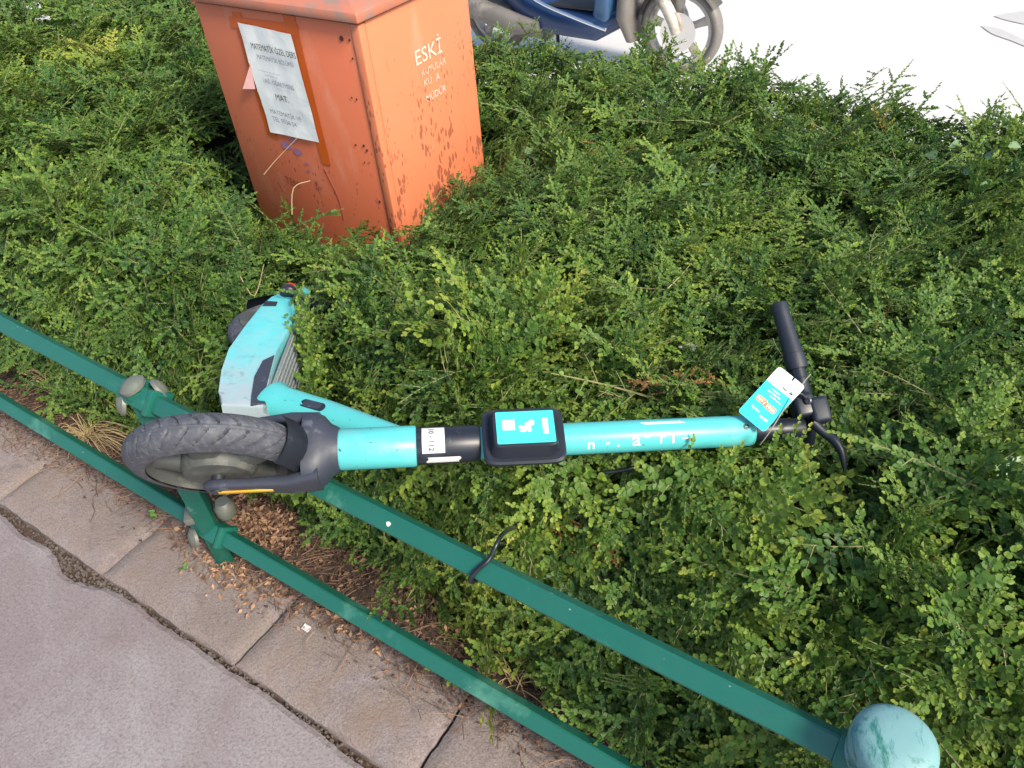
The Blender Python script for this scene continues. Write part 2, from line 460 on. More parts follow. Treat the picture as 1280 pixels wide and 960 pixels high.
# loose stones in the cracked edge of the path
bm = NB()
for i in range(800):
    x = rnd.uniform(-2.5, -.35); e = path_edge(x)
    if rnd.random() < .3: x = -1.62 + rnd.gauss(0, .09); e = path_edge(x)
    if e > .336: continue
    y = rnd.uniform(e - .004, .342); s = rnd.uniform(.002, .006)
    u = V((rnd.gauss(0, 1), rnd.gauss(0, 1), rnd.gauss(0, .4))).normalized(); a, b, c = frame(u)
    obox(bm, V((x, y, -.020 + rnd.uniform(0, .012))), a, b, c, (s * rnd.uniform(.7, 1.5), s, s * rnd.uniform(.6, 1.2)))
tag(obj('loose_gravel', bm, 'gravel', smooth=False), 'loose gravel filling the cracked joint beside the kerb', 'gravel', kind='stuff')

# ------------------------------------------------------------------ hedge
STEM_A, STEM_B = P(300, 575, d=1.25), P(1010, 522, d=1.335)
D_A, D_B = V((-.93, .60, .60)), V((-1.42, 1.06, .48))
GRIP = P(972, 378, d=1.40)
LEVER = P(1057, 588, d=1.30)
SEGS = [(STEM_A, STEM_B, .085, .045), (D_A + V((-.07, -.06, 0)), D_B + V((-.07, -.06, 0)), .10, .085), (STEM_B, GRIP, .06, .05), (STEM_B, LEVER, .06, .055), (STEM_B, STEM_B + V((-.04, .03, -.05)), .05, .07)]
def segd(x, y, a, b):
    ax, ay = b.x - a.x, b.y - a.y; t = max(0, min(1, ((x - a.x) * ax + (y - a.y) * ay) / (ax * ax + ay * ay)))
    return math.hypot(x - a.x - ax * t, y - a.y - ay * t), a.z + (b.z - a.z) * t
BX0, BX1, BY0, BY1 = -2.045, -1.434, 1.475, 1.945
HOLES = []
def foot(x):
    return np.interp(x, [-6, -2.2, -1.3, -.65, -.2, .4, 2], [.70, .70, .735, .665, .62, .605, .605]) + .035 * nz(x * 4, 2.2)
def hedge_h(x, y, lumps=True):
    topz = .545 + .05 * nz(x * 1.1, y * 1.1, 2)
    if lumps: topz += .06 * nz(x * 3.6, y * 3.6, 5) + .045 * nz(x * 9, y * 9, 8)
    topz += .075 * math.exp(-((x + 1.0) / .55) ** 2 - ((y - 2.45) / .35) ** 2) + .015 * math.exp(-((x - .1) / .5) ** 2 - ((y - 2.4) / .4) ** 2)
    topz += .08 * math.exp(-((x + 3.2) / .9) ** 2 - ((y - 2.4) / .4) ** 2)
    bd = math.hypot(max(BX0 - x, 0, x - BX1), max(BY0 - y, 0, y - BY1))
    topz -= .32 * math.exp(-(bd / .21) ** 2) * (1 if y < 1.6 else .5)
    for q, r_ in HOLES:
        if abs(q.x - x) < r_ * 2 and abs(q.y - y) < r_ * 2: topz -= .13 * math.exp(-((q.x - x) ** 2 + (q.y - y) ** 2) / r_ ** 2)
    yf = foot(x); q = (y - yf) / .25
    if q <= 0: return 0.0
    h = topz * (1 - (1 - min(q, 1)) ** 2.6)
    q2 = (2.68 - y) / .22
    if q2 <= 0: return 0.0
    h *= 1 - (1 - min(q2, 1)) ** 2.6
    for a, b, w, dz in SEGS:
        d, z = segd(x, y, a, b)
        if d < w * 2:
            k = max(0, min(1, (d - w) / w)); h = min(h, (z - dz) * (1 - k) + h * k) if h > z - dz else h
    return max(h, 0.0)

def surf(u, v, off=0.0):
    r = ray(u, v) / F; t = .8
    while t < 6:
        p = CAMP + r * t
        if p.z < hedge_h(p.x, p.y) + off: break
        t += .01
    return p

HOLES.extend([(surf(u, v), r_ * 1.25) for u, v, r_ in ((1110, 600, .045), (960, 540, .05), (695, 345, .03), (260, 160, .05), (300, 290, .03), (195, 310, .03), (740, 510, .03), (900, 430, .04), (1010, 645, .03), (1200, 640, .03), (840, 120, .03), (1130, 370, .035), (490, 300, .025), (560, 340, .02), (390, 480, .04), (420, 440, .03), (820, 440, .03), (1060, 330, .03), (1180, 240, .03), (1240, 330, .03), (1050, 700, .03), (1150, 700, .025), (980, 720, .022), (850, 700, .025), (1250, 760, .03), (30, 230, .04), (100, 170, .035), (170, 250, .03), (60, 345, .03), (540, 420, .025), (470, 400, .022), (900, 210, .025), (1000, 260, .03), (700, 250, .022), (640, 440, .02), (770, 460, .02))])
holes = HOLES
# sprig prototypes kept in their own collection (instanced by the hedge's geometry nodes)
proto = bpy.data.collections.new("hedge_sprigs")
def leaf_geo(vs, fs, ag, base, d, n, L, W, age, fold=.25, curl=.1):
    s = d.cross(n).normalized()
    prof = ((.0, 0.0), (.22, .40), (.50, .52), (.80, .40))
    i0 = len(vs)
    mid = [base + d * (L * p) - n * (curl * L * p * p) for p, w in prof] + [base + d * L - n * (curl * L)]
    for side in (1, -1):
        for p, w in prof[1:]:
            vs.append(base + d * (L * p) + s * (side * W * w) + n * (fold * W * w - curl * L * p * p))
    vs.extend([mid[0], mid[4]])
    b, tp = i0 + 6, i0 + 7
    fs.append((b, i0, i0 + 1, i0 + 2, tp)); fs.append((b, tp, i0 + 5, i0 + 4, i0 + 3))
    ag.extend([age] * 8)
def stem_geo(vs, fs, ag, mi, pts, r):
    u = None; prev = None
    for i, p in enumerate(pts):
        d = (pts[min(i + 1, len(pts) - 1)] - pts[max(i - 1, 0)]).normalized(); a, b, _ = frame(d, V((.3, .2, 1)))
        rr = r * (1 - .6 * i / (len(pts) - 1)); k = len(vs)
        for q in range(3): vs.append(p + a * (rr * math.cos(q * 2.094)) + b * (rr * math.sin(q * 2.094)))
        ag.extend([0] * 3)
        if prev is not None:
            for q in range(3): fs.append((prev + q, prev + (q + 1) % 3, k + (q + 1) % 3, k + q))
        prev = k
def make_sprig(name, L, branches, leafL, r, bare=False, thick=.0011):
    vs, fs, ag = [], [], []; stemfaces = 0
    N = 9; curve = r.uniform(-.25, .25); droop = r.uniform(.1, .5)
    def spine(t): return V((L * t, L * curve * t * t, L * (.10 * t - droop * .3 * t * t)))
    stems = [([spine(i / N) for i in range(N + 1)], thick if not bare else .0018)]
    tips = [(spine, 0.0, 1.0, L, 1.0)]
    for k in range(branches):
        t0 = .12 + .75 * (k + r.uniform(-.3, .3)) / max(1, branches); side = 1 if k % 2 else -1
        p0 = spine(t0); ang = r.uniform(.7, 1.15) * side; l2 = L * r.uniform(.16, .38) * (1.15 - .6 * t0)
        d2 = V((math.cos(ang), math.sin(ang), r.uniform(-.12, .3))).normalized()
        def sp2(t, p0=p0, d2=d2, l2=l2): return p0 + d2 * (l2 * t) + V((0, 0, -.12 * l2 * t * t))
        stems.append(([sp2(i / 4) for i in range(5)], .0008)); tips.append((sp2, 0.1, 1.0, l2, .92))
    lv, lf, la = [], [], []
    for f_, t0, t1, ln, sc in tips:
        n = max(3, int(ln / (leafL * .70)))
        if bare: n = n // 5
        for k in range(n):
            t = t0 + (t1 - t0) * (k + .5) / n; p = f_(t); d = (f_(min(1, t + .05)) - f_(max(0, t - .05))).normalized()
            for side in ((1, -1) if r.random() < .55 else ((1,) if k % 2 else (-1,))):
                ang = side * r.uniform(.75, 1.25) * (1 - .45 * t)
                nn = V((r.gauss(0, .28), r.gauss(0, .28), 1)).normalized()
                dd_ = (Matrix.Rotation(ang, 3, nn) @ d); dd_ = (dd_ + V((0, 0, r.uniform(-.15, .35)))).normalized()
                nn = (nn - dd_ * nn.dot(dd_)).normalized()
                l = leafL * sc * r.uniform(.7, 1.15) * (1 - .35 * max(0, t - .75) / .25)
                leaf_geo(lv, lf, la, p, dd_, nn, l, l * r.uniform(.80, 1.0), .12 * r.random() + .36 * t ** 2.5, r.uniform(.1, .45), r.uniform(0, .25))
        p = f_(1); d = (f_(1) - f_(.9)).normalized()
        if not bare: leaf_geo(lv, lf, la, p, d, V((0, 0, 1)), leafL * .75, leafL * .5, .42)
    for s_, rr in stems: stem_geo(vs, fs, ag, 1, s_, rr)
    nst = len(fs); off = len(vs)
    vs += lv; fs += [tuple(i + off for i in f) for f in lf]; ag += la
    me = bpy.data.meshes.new(name); me.from_pydata([tuple(v) for v in vs], [], fs)
    me.materials.append(M['leaf']); me.materials.append(M['twig'])
    mi = np.zeros(len(fs), dtype=np.int32); mi[:nst] = 1; me.polygons.foreach_set('material_index', mi)
    a = me.attributes.new('age', 'FLOAT', 'POINT'); a.data.foreach_set('value', np.array(ag, dtype=np.float32))
    o = bpy.data.objects.new(name, me); proto.objects.link(o)
pr = random.Random(3)
for i in range(28):
    kind = i % 4
    if i < 20: make_sprig('sprig_%02d' % i, (.085, .115, .15, .19)[kind] * pr.uniform(.85, 1.2), (0, 4, 8, 12)[kind], pr.uniform(.0084, .0128), pr)
    elif i < 24: make_sprig('sprig_%02d' % i, pr.uniform(.22, .30), 5 + i % 3, pr.uniform(.0085, .011), pr, thick=.0017)
    else: make_sprig('sprig_%02d' % i, .17, 6, .009, pr, bare=True)

pts = []; rots = []; scl = []; idx = []; tint = []; dead = []
deadspots = []
for u, v, r_, k in ((190, 290, .02, .5),):
    deadspots.append((P(u, v, z=.50), r_, k))
yellowspots = [(P(u, v, z=z), r_, k) for u, v, z, r_, k in ((70, 430, .42, .10, .35), (130, 440, .40, .08, .32), (110, 75, .55, .25, .28), (140, 70, .55, .10, .3), (900, 320, .55, .12, .25), (640, 640, .45, .10, .25), (560, 600, .48, .08, .25), (930, 640, .5, .12, .2), (580, 790, .25, .06, .4), (620, 810, .22, .06, .4), (660, 830, .22, .06, .35), (20, 90, .55, .3, .15), (700, 400, .55, .15, .12), (1180, 800, .5, .12, .15))]
hr = random.Random(11)
def add_sprig(x, y, depth, big=1.0):
    h = hedge_h(x, y)
    if h < .03: return
    e = .025
    gx = (hedge_h(x + e, y) - hedge_h(x - e, y)) / (2 * e); gy = (hedge_h(x, y + e) - hedge_h(x, y - e)) / (2 * e)
    n = V((-max(-2.5, min(2.5, gx)), -max(-3, min(3, gy)), 1)).normalized()
    p = V((x, y, h)) - n * depth
    if p.z < .015: return
    mgn = .012
    if BX0 - mgn < p.x < BX1 + mgn and BY0 - mgn < p.y < BY1 + mgn: return
    for q, r_ in holes:
        if (q.x - p.x) ** 2 + (q.y - p.y) ** 2 < (r_ * hr.uniform(.8, 1.5)) ** 2 and depth < .12: return
    d = V((hr.gauss(0, 1), hr.gauss(-.1, 1), hr.gauss(0, .35)))
    if h > .35: d += V((.35, .15, 0))
    d = (d - n * d.dot(n)).normalized()
    d = (d + n * hr.choice((hr.uniform(-.1, .45), hr.uniform(.1, .9)))).normalized()
    near = min(segd(p.x, p.y, a, b)[0] - w for a, b, w, z in SEGS)
    if near < .05 and d.z > .15: d.z *= .15; d.normalize()
    up = (n + V((hr.gauss(0, .35), hr.gauss(0, .35), hr.gauss(0, .2) + .3))); up = (up - d * up.dot(d)).normalized()
    if BX0 - .1 < p.x < BX1 + .1 and BY0 - .1 < p.y < BY1 + .1:
        cx_, cy_ = (BX0 + BX1) / 2, (BY0 + BY1) / 2
        if d.x * (p.x - cx_) + d.y * (p.y - cy_) < 0: d = V((-d.x, -d.y, d.z)); up = (up - d * up.dot(d)).normalized()
    R = Matrix((d, up.cross(d), up)).transposed()
    eu = R.to_euler()
    pts.append(p); rots.append(tuple(eu)); scl.append(big * hr.uniform(.65, 1.3))
    tw = hr.random()
    k = hr.randrange(20) if tw > .07 else (20 + hr.randrange(4) if tw > .025 else 24 + hr.randrange(4))
    if near < .15 and 20 <= k < 24: k -= 20
    if near < .06 and k % 4 == 3: k -= 2
    idx.append(k)
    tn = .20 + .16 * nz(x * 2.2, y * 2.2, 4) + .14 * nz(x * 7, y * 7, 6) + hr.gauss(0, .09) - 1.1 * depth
    if x > -.9 and y < 1.3: tn += .07
    for q, r_, a in yellowspots:
        dd2 = ((q.x - p.x) ** 2 + (q.y - p.y) ** 2) / r_ ** 2
        if dd2 < 4: tn += a * math.exp(-dd2)
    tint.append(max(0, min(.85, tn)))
    dv = 0.0
    for q, r_, a in deadspots:
        if (q.x - p.x) ** 2 + (q.y - p.y) ** 2 < r_ * r_ and hr.random() < a: dv = 1.0
    if hr.random() < .006 and k % 4 == 0: dv = hr.uniform(.4, 1)
    dead.append(dv)
def fill(n, x0, x1, y0, y1, big=1.0, dmax=.13):
    for _ in range(n):
        add_sprig(hr.uniform(x0, x1), hr.uniform(y0, y1), dmax * hr.random() ** 1.5, big)
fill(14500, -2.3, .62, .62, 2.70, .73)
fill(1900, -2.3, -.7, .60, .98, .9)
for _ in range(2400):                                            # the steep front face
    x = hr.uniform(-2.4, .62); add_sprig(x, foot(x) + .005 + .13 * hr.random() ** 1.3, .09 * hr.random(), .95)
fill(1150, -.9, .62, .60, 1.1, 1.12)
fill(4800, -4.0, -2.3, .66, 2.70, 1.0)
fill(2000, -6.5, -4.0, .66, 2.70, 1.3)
fill(900, .62, 1.9, .60, 2.70, 1.3)
def put(u, v, z, dirv, k, sc_, tn, nrm=V((0, 0, 1))):
    d = V(dirv).normalized(); up = (nrm - d * nrm.dot(d)).normalized(); R = Matrix((d, up.cross(d), up)).transposed()
    pts.append(P(u, v, z=z)); rots.append(tuple(R.to_euler())); scl.append(sc_); idx.append(k); tint.append(tn); dead.append(0.0)
for _ in range(14):                                              # young shoots crossing in front of the stem and handlebar
    u = hr.uniform(850, 990); put(u, hr.uniform(592, 622) - (u - 850) * .02, .56, (hr.gauss(.2, .6), hr.gauss(.5, .5), hr.uniform(.4, 1.0)), hr.choice((0, 1, 4, 5)), hr.uniform(.6, .9), hr.uniform(.3, .6), V((0, -1, .8)))
for u, v in ((905, 575), (968, 545), (962, 560), (380, 385), (376, 400), (372, 372)): put(u, v + 12, .60, (hr.gauss(0, .3), .6, 1), 0, .7, .4, V((0, -1, .6)))
for u, v, n_ in ((700, 655, 9), (715, 660, 6), (745, 685, 10), (760, 690, 6), (855, 470, 9), (835, 482, 6), (752, 190, 6), (880, 470, 4), (100, 405, 3), (168, 285, 3)):
    for _ in range(n_):
        q = surf(u + hr.gauss(0, 9), v + hr.gauss(0, 6), .012)
        d = V((hr.gauss(0, 1), hr.gauss(0, 1), hr.uniform(-.2, .4))).normalized(); up = V((0, -.6, 1)); up = (up - d * up.dot(d)).normalized(); R = Matrix((d, up.cross(d), up)).transposed()
        pts.append(q); rots.append(tuple(R.to_euler())); scl.append(hr.uniform(.28, .48)); idx.append(hr.choice((0, 4, 8, 1))); tint.append(.2); dead.append(hr.uniform(.7, 1))
for _ in range(26):                                              # shoots against the standing face of the deck
    v = hr.uniform(395, 500); put(372 + (500 - v) * .14 + hr.uniform(0, 22), v, hr.uniform(.47, .55), (hr.gauss(.2, .5), hr.gauss(0, .5), hr.uniform(.3, 1)), hr.choice((0, 1, 4, 5)), hr.uniform(.6, 1), hr.uniform(.15, .45), V((.5, -1, .8)))
for _ in range(420):                                             # upright twigs along the far crest
    x = hr.uniform(-4.5, .7); y = hr.uniform(2.25, 2.6); h = hedge_h(x, y)
    d = V((hr.gauss(.1, .4), hr.gauss(0, .3), 1)).normalized(); up = V((hr.gauss(0, 1), -1, .2)); up = (up - d * up.dot(d)).normalized(); R = Matrix((d, up.cross(d), up)).transposed()
    pts.append(V((x, y, h - .05))); rots.append(tuple(R.to_euler())); scl.append(hr.uniform(.7, 1.1)); idx.append(hr.choice((0, 4, 8, 1, 5, 2))); tint.append(hr.uniform(.15, .5)); dead.append(hr.choice((0, 0, 0, .4)))
def pix(p):
    c = p - CAMP; w = c.dot(cf); return 640 + F * c.dot(cr) / w, 480 + F * c.dot(cdn) / w, w
keep = []
for i, p in enumerate(pts):                                      # nothing grows over the tag, the lock box or the lower stem
    u, v, w = pix(p)
    k = not (915 < u < 1012 and 450 < v < 562 and w < 1.34)
    if 330 < u < 845 and abs(v - (562 - 24 * (u - 425) / 515)) < 34 and w < 1.29: k = False
    if 965 < u < 1065 and 368 < v < 560 and w < 1.36 and abs(u - (972 + (v - 378) * .27)) < 26: k = False
    keep.append(k)
pts, rots, scl, idx, tint, dead = [[q for q, k in zip(L, keep) if k] for L in (pts, rots, scl, idx, tint, dead)]
me = bpy.data.meshes.new('hedge'); me.from_pydata([tuple(p) for p in pts], [], [])
for nm, ty, arr in (('rot', 'FLOAT_VECTOR', rots), ('scl', 'FLOAT', scl), ('idx', 'INT', idx), ('tint', 'FLOAT', tint), ('dead', 'FLOAT', dead)):
    a = me.attributes.new(nm, ty, 'POINT')
    a.data.foreach_set('vector' if ty == 'FLOAT_VECTOR' else 'value', np.array(arr, dtype=np.int32 if ty == 'INT' else np.float32).ravel())
hedge = bpy.data.objects.new('hedge', me); C.objects.link(hedge); ROOT[hedge] = V((0, 0, 0))
tag(hedge, 'low dense hedge of tiny round green leaves filling the bed behind the green railing', 'hedge', kind='stuff')
ng = bpy.data.node_groups.new('scatter_sprigs', 'GeometryNodeTree')
ng.interface.new_socket('Geometry', in_out='INPUT', socket_type='NodeSocketGeometry')
ng.interface.new_socket('Geometry', in_out='OUTPUT', socket_type='NodeSocketGeometry')
gi = ng.nodes.new('NodeGroupInput'); go = ng.nodes.new('NodeGroupOutput')
iop = ng.nodes.new('GeometryNodeInstanceOnPoints'); ci = ng.nodes.new('GeometryNodeCollectionInfo')
ci.inputs['Collection'].default_value = proto; ci.inputs['Separate Children'].default_value = True; ci.inputs['Reset Children'].default_value = True
def na(nm, ty):
    q = ng.nodes.new('GeometryNodeInputNamedAttribute'); q.data_type = ty; q.inputs['Name'].default_value = nm; return q.outputs['Attribute']
L_ = ng.links.new
L_(gi.outputs[0], iop.inputs['Points']); L_(ci.outputs[0], iop.inputs['Instance']); iop.inputs['Pick Instance'].default_value = True
L_(na('idx', 'INT'), iop.inputs['Instance Index']); L_(na('rot', 'FLOAT_VECTOR'), iop.inputs['Rotation']); L_(na('scl', 'FLOAT'), iop.inputs['Scale'])
L_(iop.outputs[0], go.inputs[0])
md = hedge.modifiers.new('scatter', 'NODES'); md.node_group = ng

bm = NB(); g = {}; nx, ny = 210, 60                      # dark filler sheet inside the hedge; gap shade is put into its colour
for ix in range(nx + 1):
    for iy in range(ny + 1):
        x = -6.4 + 8.2 * ix / nx; y = .64 + 2.08 * iy / ny
        h = hedge_h(x, y - .10) * .9 - .12 + .03 * nz(x * 14, y * 14, 3)
        g[ix, iy] = bm.verts.new((x, y, max(h, -.02)))
for ix in range(nx):
    for iy in range(ny):
        q = [g[ix, iy], g[ix + 1, iy], g[ix + 1, iy + 1], g[ix, iy + 1]]
        c = sum((w.co for w in q), V()) / 4
        if BX0 < c.x < BX1 and BY0 < c.y < BY1: continue
        if max(w.co.z for w in q) > -.015: bm.faces.new(q)
for w in [w for w in bm.verts if not w.link_faces]: bm.verts.remove(w)
core = obj('dark_core', bm, 'hedge_core', hedge, ang=180); core['kind'] = 'stuff'

# ------------------------------------------------------------------ leaf litter, dry grass, weeds
vs, fs, tone = [], [], []
lr = random.Random(5)
def litter_leaf(x, y, z, L, tn):
    th = lr.uniform(0, 2 * PI); d = V((math.cos(th), math.sin(th), lr.uniform(-.3, .4))).normalized()
    n = V((lr.gauss(0, .4), lr.gauss(0, .4), 1)).normalized(); n = (n - d * n.dot(d)).normalized(); s = d.cross(n)
    b = V((x, y, z)); W = L * lr.uniform(.3, .7); i = len(vs); up = n * (W * lr.uniform(-.1, .35))
    vs.extend([b, b + d * L * .4 + s * W * .5 + up, b + d * L, b + d * L * .4 - s * W * .5 + up])
    fs.extend([(i, i + 1, i + 2), (i, i + 2, i + 3)]); tone.extend([tn] * 4)
def litter_twig(x, y, z, L, tn):
    th = lr.uniform(0, 2 * PI) if lr.random() < .5 else lr.gauss(.1, .5); d = V((math.cos(th), math.sin(th), lr.uniform(-.1, .2))); w = lr.uniform(.0004, .0010)
    n = V((-d.y, d.x, 0)); bend = n * lr.uniform(-.2, .2) * L
    b = V((x, y, z)); i = len(vs)
    for t_, c in ((0, 0), (.5, 1), (1, 0)):
        p = b + d * L * t_ + bend * c; vs.extend([p + n * w, p - n * w, p + Z * w * 1.6])
    for k in (0, 3):
        for q in range(3): fs.append((i + k + q, i + k + (q + 1) % 3, i + k + 3 + (q + 1) % 3, i + k + 3 + q))
    tone.extend([tn] * 9)
for _ in range(9000):
    x = lr.uniform(-3.2, .5); y = lr.gauss(.66, .07)
    if lr.random() < .22: y = .56 - abs(lr.gauss(0, .035))
    if not .45 < y < .95: continue
    zb = .016 if y < .60 else .010
    if lr.random() < .55: litter_leaf(x, y, zb + lr.uniform(0, .014), lr.uniform(.006, .016), lr.uniform(.05, .65))
    else: litter_twig(x, y, zb + lr.uniform(0, .02), lr.uniform(.02, .09), lr.uniform(.15, .7))
for (u, v, sx_, sy_, n_) in ((320, 655, .07, .035, 800), (290, 715, .11, .030, 330), (215, 500, .06, .04, 350), (420, 770, .10, .02, 200), (540, 740, .10, .04, 300)):
    c = P(u, v, z=.02)
    for _ in range(n_):
        litter_leaf(c.x + lr.gauss(0, sx_), c.y + lr.gauss(0, sy_), .016 + lr.uniform(0, .022), lr.uniform(.006, .022), lr.uniform(.35, .92))
me = bpy.data.meshes.new('leaf_litter'); me.from_pydata([tuple(v) for v in vs], [], fs); me.materials.append(M['litter'])
a = me.attributes.new('tone', 'FLOAT', 'POINT'); a.data.foreach_set('value', np.array(tone, dtype=np.float32))
lo = bpy.data.objects.new('leaf_litter', me); C.objects.link(lo)
tag(lo, 'dry brown leaves and twigs strewn on soil below the railing', 'leaf litter', kind='stuff')

def blade(bm, p0, p1, lift, w):
    mid = (p0 + p1) / 2 + Z * lift; path = smoothpath([p0, mid, p1], 4); tube(bm, path, [w, w * .8, w * .3], 4)
def tuft(name, c, n, spread, hgt, label, seed, dirx=0, group=None):
    r = random.Random(seed); root = top(name, c, label, 'dry grass', group); bm = NB()
    for _ in range(n):
        a = r.uniform(0, 2 * PI); b0 = c + V((math.cos(a), math.sin(a), 0)) * r.uniform(0, .03)
        a = r.uniform(0, 2 * PI); e = b0 + V((math.cos(a) * spread + dirx, math.sin(a) * spread * .6, r.uniform(.1, 1) * hgt))
        blade(bm, b0, e, r.uniform(.01, .05), r.uniform(.0008, .0018))
    obj('blades', bm, 'straw', root)
tuft('dry_grass_tuft', P(75, 490, z=.02), 60, .10, .16, 'tall tuft of straw-coloured dry grass against the hedge foot', 1)
tuft('dry_grass_tuft', P(110, 545, z=.02), 70, .13, .035, 'flattened mat of pale dry grass lying along the kerb', 2, .06)
for u, v, n_, lab in ((530, 725, 26, 'thin dry grass wisps on shaded soil between the two rails'), (640, 850, 22, 'dry grass wisps curled below the lower edge of the hedge')):
    tuft('dry_grass_tuft', P(u, v, z=.02), n_, .09, .03, lab, int(u))

def weed_leaf_bm(c, d, n, L):
    s = d.cross(n); bm = NB(); prof = ((0, .0), (-.08, .32), (.15, .46), (.45, .36), (.75, .18))
    mid = [bm.verts.new(c + d * (L * t_) + n * 0) for t_ in (0, .15, .45, .75, 1.0)]
    for sd in (1, -1):
        side = [bm.verts.new(c + d * (L * t_) + s * (sd * L * w) + n * (L * w * .35)) for t_, w in prof[1:]]
        for i in range(3): bm.faces.new((mid[i], mid[i + 1], side[i + 1], side[i])) if sd > 0 else bm.faces.new((mid[i], side[i], side[i + 1], mid[i + 1]))
        bm.faces.new((mid[3], mid[4], side[3]))
    return bm
def weed(base_px, spots, label, L0, seed):
    r = random.Random(seed); c0 = P(base_px[0], base_px[1], z=.53); root = top('climbing_weed', c0, label, 'weed'); prev = c0; path = [c0]
    for u, v, z in spots:
        p = surf(u, v, .025); path.append(p - Z * .012)
        d = V((r.gauss(0, 1), r.gauss(-.4, .7), -.25)).normalized(); n = V((r.gauss(.1, .4), r.gauss(-.45, .3), 1)).normalized(); n = (n - d * n.dot(d)).normalized()
        obj('leaf', weed_leaf_bm(p, d, n, L0 * r.uniform(.75, 1.2)), 'weed_leaf', root)
    bm = NB(); tube(bm, path, .0012, 5, 3); obj('vine', bm, 'twig', root)
weed((1130, 235), [(1140, 210, .60), (1170, 195, .62), (1200, 180, .63), (1225, 175, .64), (1245, 195, .62), (1262, 180, .64), (1275, 205, .62), (1215, 215, .60), (1240, 230, .58), (1260, 160, .66)], 'pale climbing weed with heart-shaped leaves near the hedge edge by the road', .036, 4)
weed((1268, 620), [(1262, 590, .58), (1276, 600, .57), (1270, 570, .59), (1284, 580, .58)], 'broad pale leaves of a weed poking through hedge beside the handlebar end', .040, 5)
weed((880, 240), [(890, 222, .60), (896, 210, .61), (884, 232, .60)], 'three pale pointed weed leaves standing in the middle of hedge', .034, 6)
weed((655, 215), [(660, 195, .58), (668, 200, .58), (652, 205, .58), (662, 185, .58), (672, 210, .57)], 'small clump of grey-green weed leaves just right of orange cabinet', .026, 8)
weed((780, 95), [(795, 88, .62), (802, 82, .63), (790, 80, .63)], 'grey-green weed leaves at hedge edge below the moped', .032, 9)

for u, v, n_, lab in ((197, 648, 6, 'small green sprout growing at the kerb under the front wheel'), (232, 712, 4, 'tiny green seedling on the kerb stone below the railing post')):
    r = random.Random(u); c = P(u, v, z=.016); root = top('sprout', c, lab, 'weed')
    for k in range(n_):
        a = r.uniform(0, 2 * PI); d = V((math.cos(a), math.sin(a), .5)).normalized(); n = V((0, -.2, 1)); n = (n - d * n.dot(d)).normalized()
        obj('leaf', weed_leaf_bm(c + V((r.gauss(0, .006), r.gauss(0, .006), r.uniform(.004, .012))), d, n, r.uniform(.010, .016)), 'sprout_leaf', root)
    bm = NB(); tube(bm, [c, c + V((.002, 0, .012))], .001, 5); obj('stem', bm, 'twig', root)

def stalk(pxs, r, label, mat='straw', ons_=True):
    p = [surf(q[0], q[1], .025) if ons_ else P(*q[:2], z=q[2]) for q in pxs]; bm = NB(); tube(bm, p, [r, r * .6], 5, 4); o = obj('dry_stalk', bm, mat); tag(o, label, 'stalk')
stalk([(330, 218, .62), (345, 200, .66), (372, 172, .72)], .0014, 'pale dry stalk leaning on the orange cabinet below the notice', ons_=False)
stalk([(365, 268, .55), (367, 235, .62), (388, 226, .63)], .0016, 'bent dry stalk in front of the orange cabinet foot', ons_=False)
stalk([(718, 338, .56), (760, 355, .59), (830, 362, .57)], .0013, 'long bare arching stem lying over hedge leaves above the stem of scooter')
stalk([(835, 360, .57), (855, 340, .58), (872, 318, .56)], .0011, 'short bare twig angled across the hedge')
stalk([(110, 190, .56), (122, 210, .6), (125, 240, .55)], .0014, 'bare pale twig in hedge left of orange cabinet')
stalk([(300, 345, .5), (318, 370, .52), (330, 330, .58)], .0014, 'dry stem beside the tail of the fallen scooter')

# ------------------------------------------------------------------ railing
FY = .53
fence = top('railing', (-1.30, FY, 0), 'green painted metal railing with two diamond-section rails along the kerb', 'railing')
ZT, ZL = .560, .130
def rail(x0, x1, z, par=fence):
    bm = NB(); h = .0218
    prof = []
    for k in range(4):                                         # diamond tube with softened corners
        a = k * PI / 2
        for da in (-.09, .09): prof.append((h * math.cos(a + da), h * math.sin(a + da)))
    rr = []
    N = max(2, int((x1 - x0) / .05))
    for i in range(N + 1):
        x = x0 + (x1 - x0) * i / N; rr.append([bm.verts.new((x, FY + c * 1 + .0015 * nz(x * 2, z * 9), z + s + .030 * max(0, (PX[1] - x) / 1.0) ** 1.0 + .002 * nz(x * 1.5, z * 5))) for c, s in prof])
    skin(bm, rr); return obj('rail', bm, 'rail_paint', par, ang=20)
PX = (-2.69, -1.30, .112)
for z in (ZT, ZL):
    rail(PX[0] - .02, PX[1] - .005, z); rail(PX[1] + .005, PX[2] - .03, z); rail(PX[2] + .03, 1.5, z)
def dome(c, ax, r, par, mat='bare_metal'):
    bm = NB(); lathe(bm, c, ax, [(r * 1.12, -.004), (r * 1.12, .003), (r, .005), (r * .94, r * .25), (r * .75, r * .42), (r * .4, r * .54), (.0005, r * .58)], 20); return obj('cap_nut', bm, mat, par)
